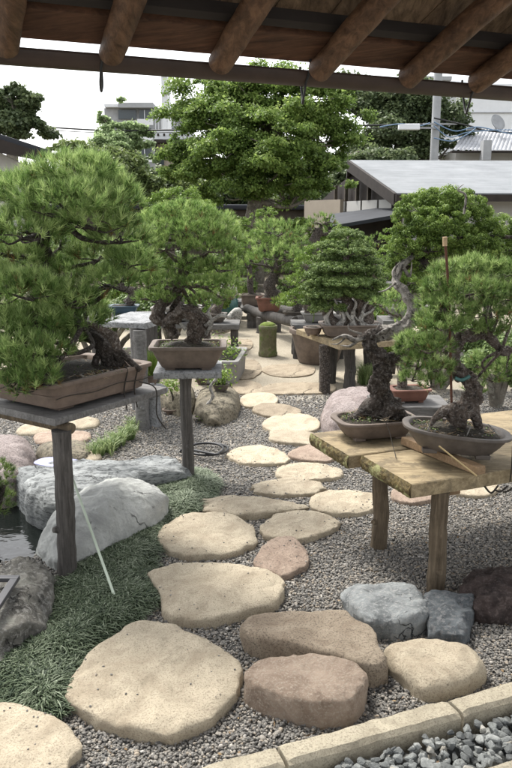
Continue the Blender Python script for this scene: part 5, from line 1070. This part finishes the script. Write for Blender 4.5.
cable('highest blue cable sagging right of the pole', [(434, 122), (455, 131), (478, 127), (512, 134), (560, 139)], .035, M['blue_cable'], 29.6)
cable('middle blue cable sagging right of the pole', [(434, 126), (450, 137), (470, 132), (512, 130), (560, 134)], .03, M['blue_cable'], 29.5)
cable('lowest blue cable looping deep right of the pole', [(434, 138), (452, 141), (468, 134), (476, 128)], .035, M['blue_cable'], 29.4)
cable('black cable running to the right edge above the tiled roof', [(434, 118), (470, 126), (490, 131), (560, 136)], .045, M['iron'], 29.7)
cable('blue cable running left from the pole to the box', [(430, 123), (418, 126), (400, 124), (380, 127)], .035, M['blue_cable'], 29.6)
# garden wall with dark cap
GW = thing('garden_wall', 'long low dark garden wall with a tiled cap behind the bonsai', 'wall', D(180, 205, 18) * [1, 1, 0])
mb = MB(); wallquad(mb, (-9, 18.2), (2.0, 22), 0, 1.75, .2); mb.build('wall_body', M['fence'], GW)
mb = MB(); wallquad(mb, (-9, 18.2), (2.0, 22), 1.752, 1.90, .5); mb.build('wall_cap', M['roof_dark'], GW, bevel=.05)

# ------------------------------------------------------------------ background trees
def tree(name, label, y, trunk, pads, matn, n, leaf, tr=.2, group='trees behind the garden', lo=-.5, flat=1.0, jit=.7, pr=(.42, .72), sub=8):
    b = D(trunk[0][0], trunk[0][1], y); o = thing(name, label, 'tree', (b[0], b[1], 0), group); P = px_pads(pads, y); PL = P
    P = [(c + rng.normal(size=3) * rad * [.62, .6, .7], rad * rng.uniform(*pr) * [.85, .9, 1.0 + .45 * (rad[2] < rad[0] * .7)]) for c, rad in PL for _ in range(sub)]; tp = trunkpts(trunk, y); tp[0][2] = -.1
    mb = MB(); tube(mb, tp, [tr, tr * .8, tr * .4], 12, 6, .15, 3, .06); hubs = tp[1:] if len(tp) > 2 else tp
    for c, rad in PL:
        h = min(hubs, key=lambda q: np.linalg.norm(q - c)); m_ = (h + c) / 2 + rng.normal(size=3) * .12 * np.linalg.norm(c - h) - [0, 0, .05]; tube(mb, [h, m_, c], [tr * .35, tr * .2, tr * .07], 6, 5, .1, 4)
        for q in range(3): e = c + rng.normal(size=3) * rad * .45; tube(mb, [m_, (m_ + e) / 2 + rng.normal(size=3) * .1, e], [tr * .12, tr * .04], 5, 3)
    mb.build('trunk', M['treebark'], o, smooth=True)
    mb = MB(); vol = np.array([r_[0] * r_[1] + r_[0] * r_[2] for c, r_ in P]); cnt = (vol / vol.sum() * n).astype(int)
    for (c, rad), k in zip(P, cnt):
        # sprays: flat little layers of leaves inside each clump
        ns = max(4, k // 20); C, N, rr = padpoints(c, rad, ns, lo, .35); sp = rad.mean() * .30; k2 = max(1, k // len(C))
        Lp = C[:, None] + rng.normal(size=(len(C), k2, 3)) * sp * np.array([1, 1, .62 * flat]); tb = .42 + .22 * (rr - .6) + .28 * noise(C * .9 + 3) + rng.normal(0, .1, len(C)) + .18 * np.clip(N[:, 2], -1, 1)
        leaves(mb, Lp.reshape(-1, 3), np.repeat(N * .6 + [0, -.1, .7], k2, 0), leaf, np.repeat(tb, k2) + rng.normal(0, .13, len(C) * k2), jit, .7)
    mb.build('crown', M[matn], o); return o
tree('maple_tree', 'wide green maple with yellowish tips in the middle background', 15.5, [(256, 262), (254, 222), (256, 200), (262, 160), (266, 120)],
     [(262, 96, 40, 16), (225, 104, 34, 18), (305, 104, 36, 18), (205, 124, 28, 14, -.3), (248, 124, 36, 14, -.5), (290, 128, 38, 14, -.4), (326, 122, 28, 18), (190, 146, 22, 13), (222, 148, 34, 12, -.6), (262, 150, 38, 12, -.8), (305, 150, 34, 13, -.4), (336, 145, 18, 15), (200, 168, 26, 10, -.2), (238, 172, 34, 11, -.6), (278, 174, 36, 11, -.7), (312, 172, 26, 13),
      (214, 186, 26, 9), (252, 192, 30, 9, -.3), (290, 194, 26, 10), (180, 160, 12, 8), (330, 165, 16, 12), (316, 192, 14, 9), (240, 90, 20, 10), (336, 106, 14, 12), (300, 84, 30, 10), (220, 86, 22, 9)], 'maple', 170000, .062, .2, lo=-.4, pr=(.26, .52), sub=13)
mbx = None
tree('broadleaf_tree', 'pale green tree in front of the apartment block', 30, [(118, 240), (118, 180), (118, 140)], [(118, 122, 11, 8), (106, 132, 10, 8), (134, 136, 12, 7), (118, 144, 18, 8), (138, 152, 12, 9), (146, 168, 9, 9), (102, 118, 5, 5)], 'paletree', 22000, .13, .2, pr=(.35, .6))
tree('broadleaf_tree', 'dark bronzed tree below the pale one at left', 21, [(110, 245), (108, 190), (108, 165)], [(92, 156, 18, 7), (112, 156, 16, 8), (78, 152, 12, 6), (126, 166, 14, 8), (96, 170, 24, 10), (140, 176, 12, 8), (120, 178, 26, 12), (60, 154, 10, 5), (148, 188, 12, 8), (130, 194, 22, 10)], 'maple_red', 34000, .10, .22)
tree('broadleaf_tree', 'dark tree against the white sky at the left edge', 26, [(12, 250), (12, 160), (10, 120)], [(6, 95, 12, 11), (28, 104, 11, 8), (8, 118, 16, 12), (30, 118, 12, 10), (22, 130, 18, 8), (38, 124, 7, 5), (-14, 110, 16, 20), (18, 90, 5, 8)], 'darktree', 22000, .15, .25)
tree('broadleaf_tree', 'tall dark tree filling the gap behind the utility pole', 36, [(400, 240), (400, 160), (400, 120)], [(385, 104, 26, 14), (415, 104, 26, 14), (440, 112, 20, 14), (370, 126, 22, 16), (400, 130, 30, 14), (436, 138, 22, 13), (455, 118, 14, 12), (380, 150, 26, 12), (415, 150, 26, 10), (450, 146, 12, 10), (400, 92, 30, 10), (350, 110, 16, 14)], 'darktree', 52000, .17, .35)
tree('broadleaf_tree', 'bronzed low tree between the maple and the cream house', 22, [(178, 245), (178, 215), (178, 195)], [(184, 186, 14, 7), (166, 196, 12, 6), (196, 198, 14, 8), (150, 200, 12, 6)], 'maple_red', 16000, .11, .15)
tree('broadleaf_tree', 'dark evergreen mass beneath the left of the maple crown', 23, [(215, 245), (215, 215), (215, 200)], [(228, 196, 20, 12), (250, 205, 20, 10), (290, 205, 20, 12), (310, 196, 14, 12), (212, 206, 18, 9), (268, 196, 20, 12)], 'darktree', 30000, .12, .2)
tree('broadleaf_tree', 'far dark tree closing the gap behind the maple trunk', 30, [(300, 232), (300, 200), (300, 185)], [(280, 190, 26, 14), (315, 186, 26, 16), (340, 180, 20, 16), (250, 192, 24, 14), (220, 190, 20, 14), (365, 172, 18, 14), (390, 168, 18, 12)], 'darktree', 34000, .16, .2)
tree('broadleaf_tree', 'far dark tree low behind the bronzed one at left', 32, [(120, 232), (120, 200), (120, 190)], [(60, 182, 26, 14), (95, 188, 26, 14), (130, 190, 26, 14), (160, 190, 20, 12), (185, 192, 18, 12), (20, 185, 26, 14)], 'darktree', 30000, .17, .2)
# hedge-like shrubs in front of garden wall
def shrub(label, y, pads, matn, n, leaf=.05):
    P = px_pads(pads, y); c0 = P[0][0]; o = thing('shrub', label, 'shrub', (c0[0], c0[1], 0), 'shrubs between the benches'); mb = MB()
    for c, rad in P: tube(mb, [(c0[0], c0[1], -.05), ((c0 + c) / 2) * [1, 1, .7], c], [.04, .015], 6, 4)
    mb.build('stem', M['treebark'], o); mb = MB()
    for c, rad in P: C, N, rr = padpoints(c, rad, n // len(P), -.9, .4); leaves(mb, C, N + [0, 0, .4], leaf, .45 + .3 * noise(C * 3) + rng.normal(0, .15, len(C)), .6)
    mb.build('foliage', M[matn], o)
shrub('light green shrub behind the far end of the path', 15, [(246, 262, 12, 14), (230, 268, 10, 12), (222, 284, 10, 10)], 'shrub', 5000, .06)
shrub('dark hedge shrub behind the round domed pine', 14, [(300, 262, 16, 14), (318, 275, 16, 14), (290, 290, 16, 12)], 'juniper', 7000, .06)
shrub('dark shrub behind the bushy juniper at right', 13, [(392, 270, 22, 16), (370, 276, 16, 14), (420, 280, 24, 18)], 'juniper', 7000, .06)
shrub('dull green shrub behind the big pine at left', 12, [(60, 250, 40, 30), (20, 270, 40, 30), (110, 265, 30, 20), (-20, 240, 40, 30)], 'juniper', 12000, .05)
shrub('mid green shrub between the two large pines', 11, [(140, 262, 18, 16), (165, 278, 18, 14), (196, 286, 16, 12), (118, 290, 20, 12)], 'shrub', 9000, .05)
shrub('green shrub at the right edge behind the iron rod', 11, [(470, 270, 22, 20), (505, 280, 24, 26), (440, 290, 20, 16)], 'juniper', 9000, .05)

shrub('low dark shrub on the ground behind the empty stand', 8.6, [(100, 312, 22, 14), (130, 318, 18, 12), (70, 308, 22, 18), (150, 312, 14, 12)], 'juniper', 8000, .045)
shrub('low mid green shrub behind the pot of the middle pine', 9.2, [(170, 306, 18, 12), (196, 310, 16, 12), (150, 300, 16, 12)], 'shrub', 7000, .045)
shrub('leafy shrub at the right edge behind the plank bench', 6.2, [(500, 352, 20, 18), (476, 362, 16, 14), (520, 370, 20, 20)], 'juniper', 8000, .035)
shrub('dull shrub behind the gnarled juniper trunk', 7.6, [(405, 340, 18, 12), (430, 345, 18, 14), (385, 345, 12, 10)], 'shrub', 6000, .035)
shrub('dark shrub far behind the left end of the path', 16, [(200, 270, 20, 14), (170, 262, 20, 14), (225, 262, 16, 12)], 'juniper', 8000, .07)
shrub('row of clipped green shrubs before the dark garden wall', 15.5, [(236, 226, 16, 10), (258, 232, 14, 10), (222, 240, 14, 12), (300, 226, 14, 9), (342, 236, 16, 10), (318, 240, 14, 10), (360, 246, 12, 10)], 'shrub', 14000, .06)
shrub('mid green shrub behind the log bench', 13, [(300, 270, 16, 12), (330, 262, 14, 12), (345, 280, 16, 14), (246, 286, 12, 9)], 'juniper', 9000, .055)
bonsai('pine bonsai in a grey pot standing left of the light green one', 11.5, (222, 300), 12, 10, M['pot_grey'], [(226, 222, 13, 9), (214, 232, 12, 9), (236, 236, 11, 8), (224, 246, 14, 8), (212, 254, 10, 8)], [(222, 294), (220, 270), (226, 240)], 'pine', 'pine', 120, .08, wd=.006, nn=24, tr=.07)
bonsai('rounded pine bonsai in a brown pot between log bench and house', 11.2, (338, 300), 12, 10, M['pot_umber'], [(338, 250, 14, 9), (328, 262, 12, 8), (350, 262, 12, 8), (340, 272, 14, 8)], [(338, 294), (336, 280), (338, 262)], 'pine', 'pine', 120, .08, wd=.006, nn=24, tr=.06)
for o in list(bpy.data.objects):
    if o.get('category') == 'bonsai' and ('left of the light green' in o['label'] or 'between log bench' in o['label']): under('grey bench under the ' + ('pine in a grey pot' if 'grey pot' in o['label'] else 'rounded pine in a brown pot'), o, .6, .45)
shrub('dense low shrub filling the gap behind the bare stand at left', 7.3, [(98, 322, 22, 14), (66, 326, 26, 16), (128, 304, 14, 10), (148, 326, 12, 12), (30, 320, 26, 20)], 'juniper', 12000, .032)
shrub('dense green shrub behind the looping pine at right', 6.9, [(440, 334, 26, 16), (476, 340, 26, 18), (510, 346, 24, 20), (412, 346, 16, 12)], 'juniper', 12000, .032)
shrub('fresh green shrub between the conical juniper and the cloud crown', 8.8, [(394, 300, 16, 14), (410, 312, 16, 14), (384, 316, 12, 10)], 'shrub', 7000, .04)
shrub('fresh green shrub beside the far end of the path at left', 10.5, [(208, 288, 14, 12), (190, 296, 14, 12), (222, 300, 9, 9), (172, 290, 14, 14)], 'shrub', 9000, .045)
for o in bpy.data.objects:
    if '_o' in o: del o['_o']
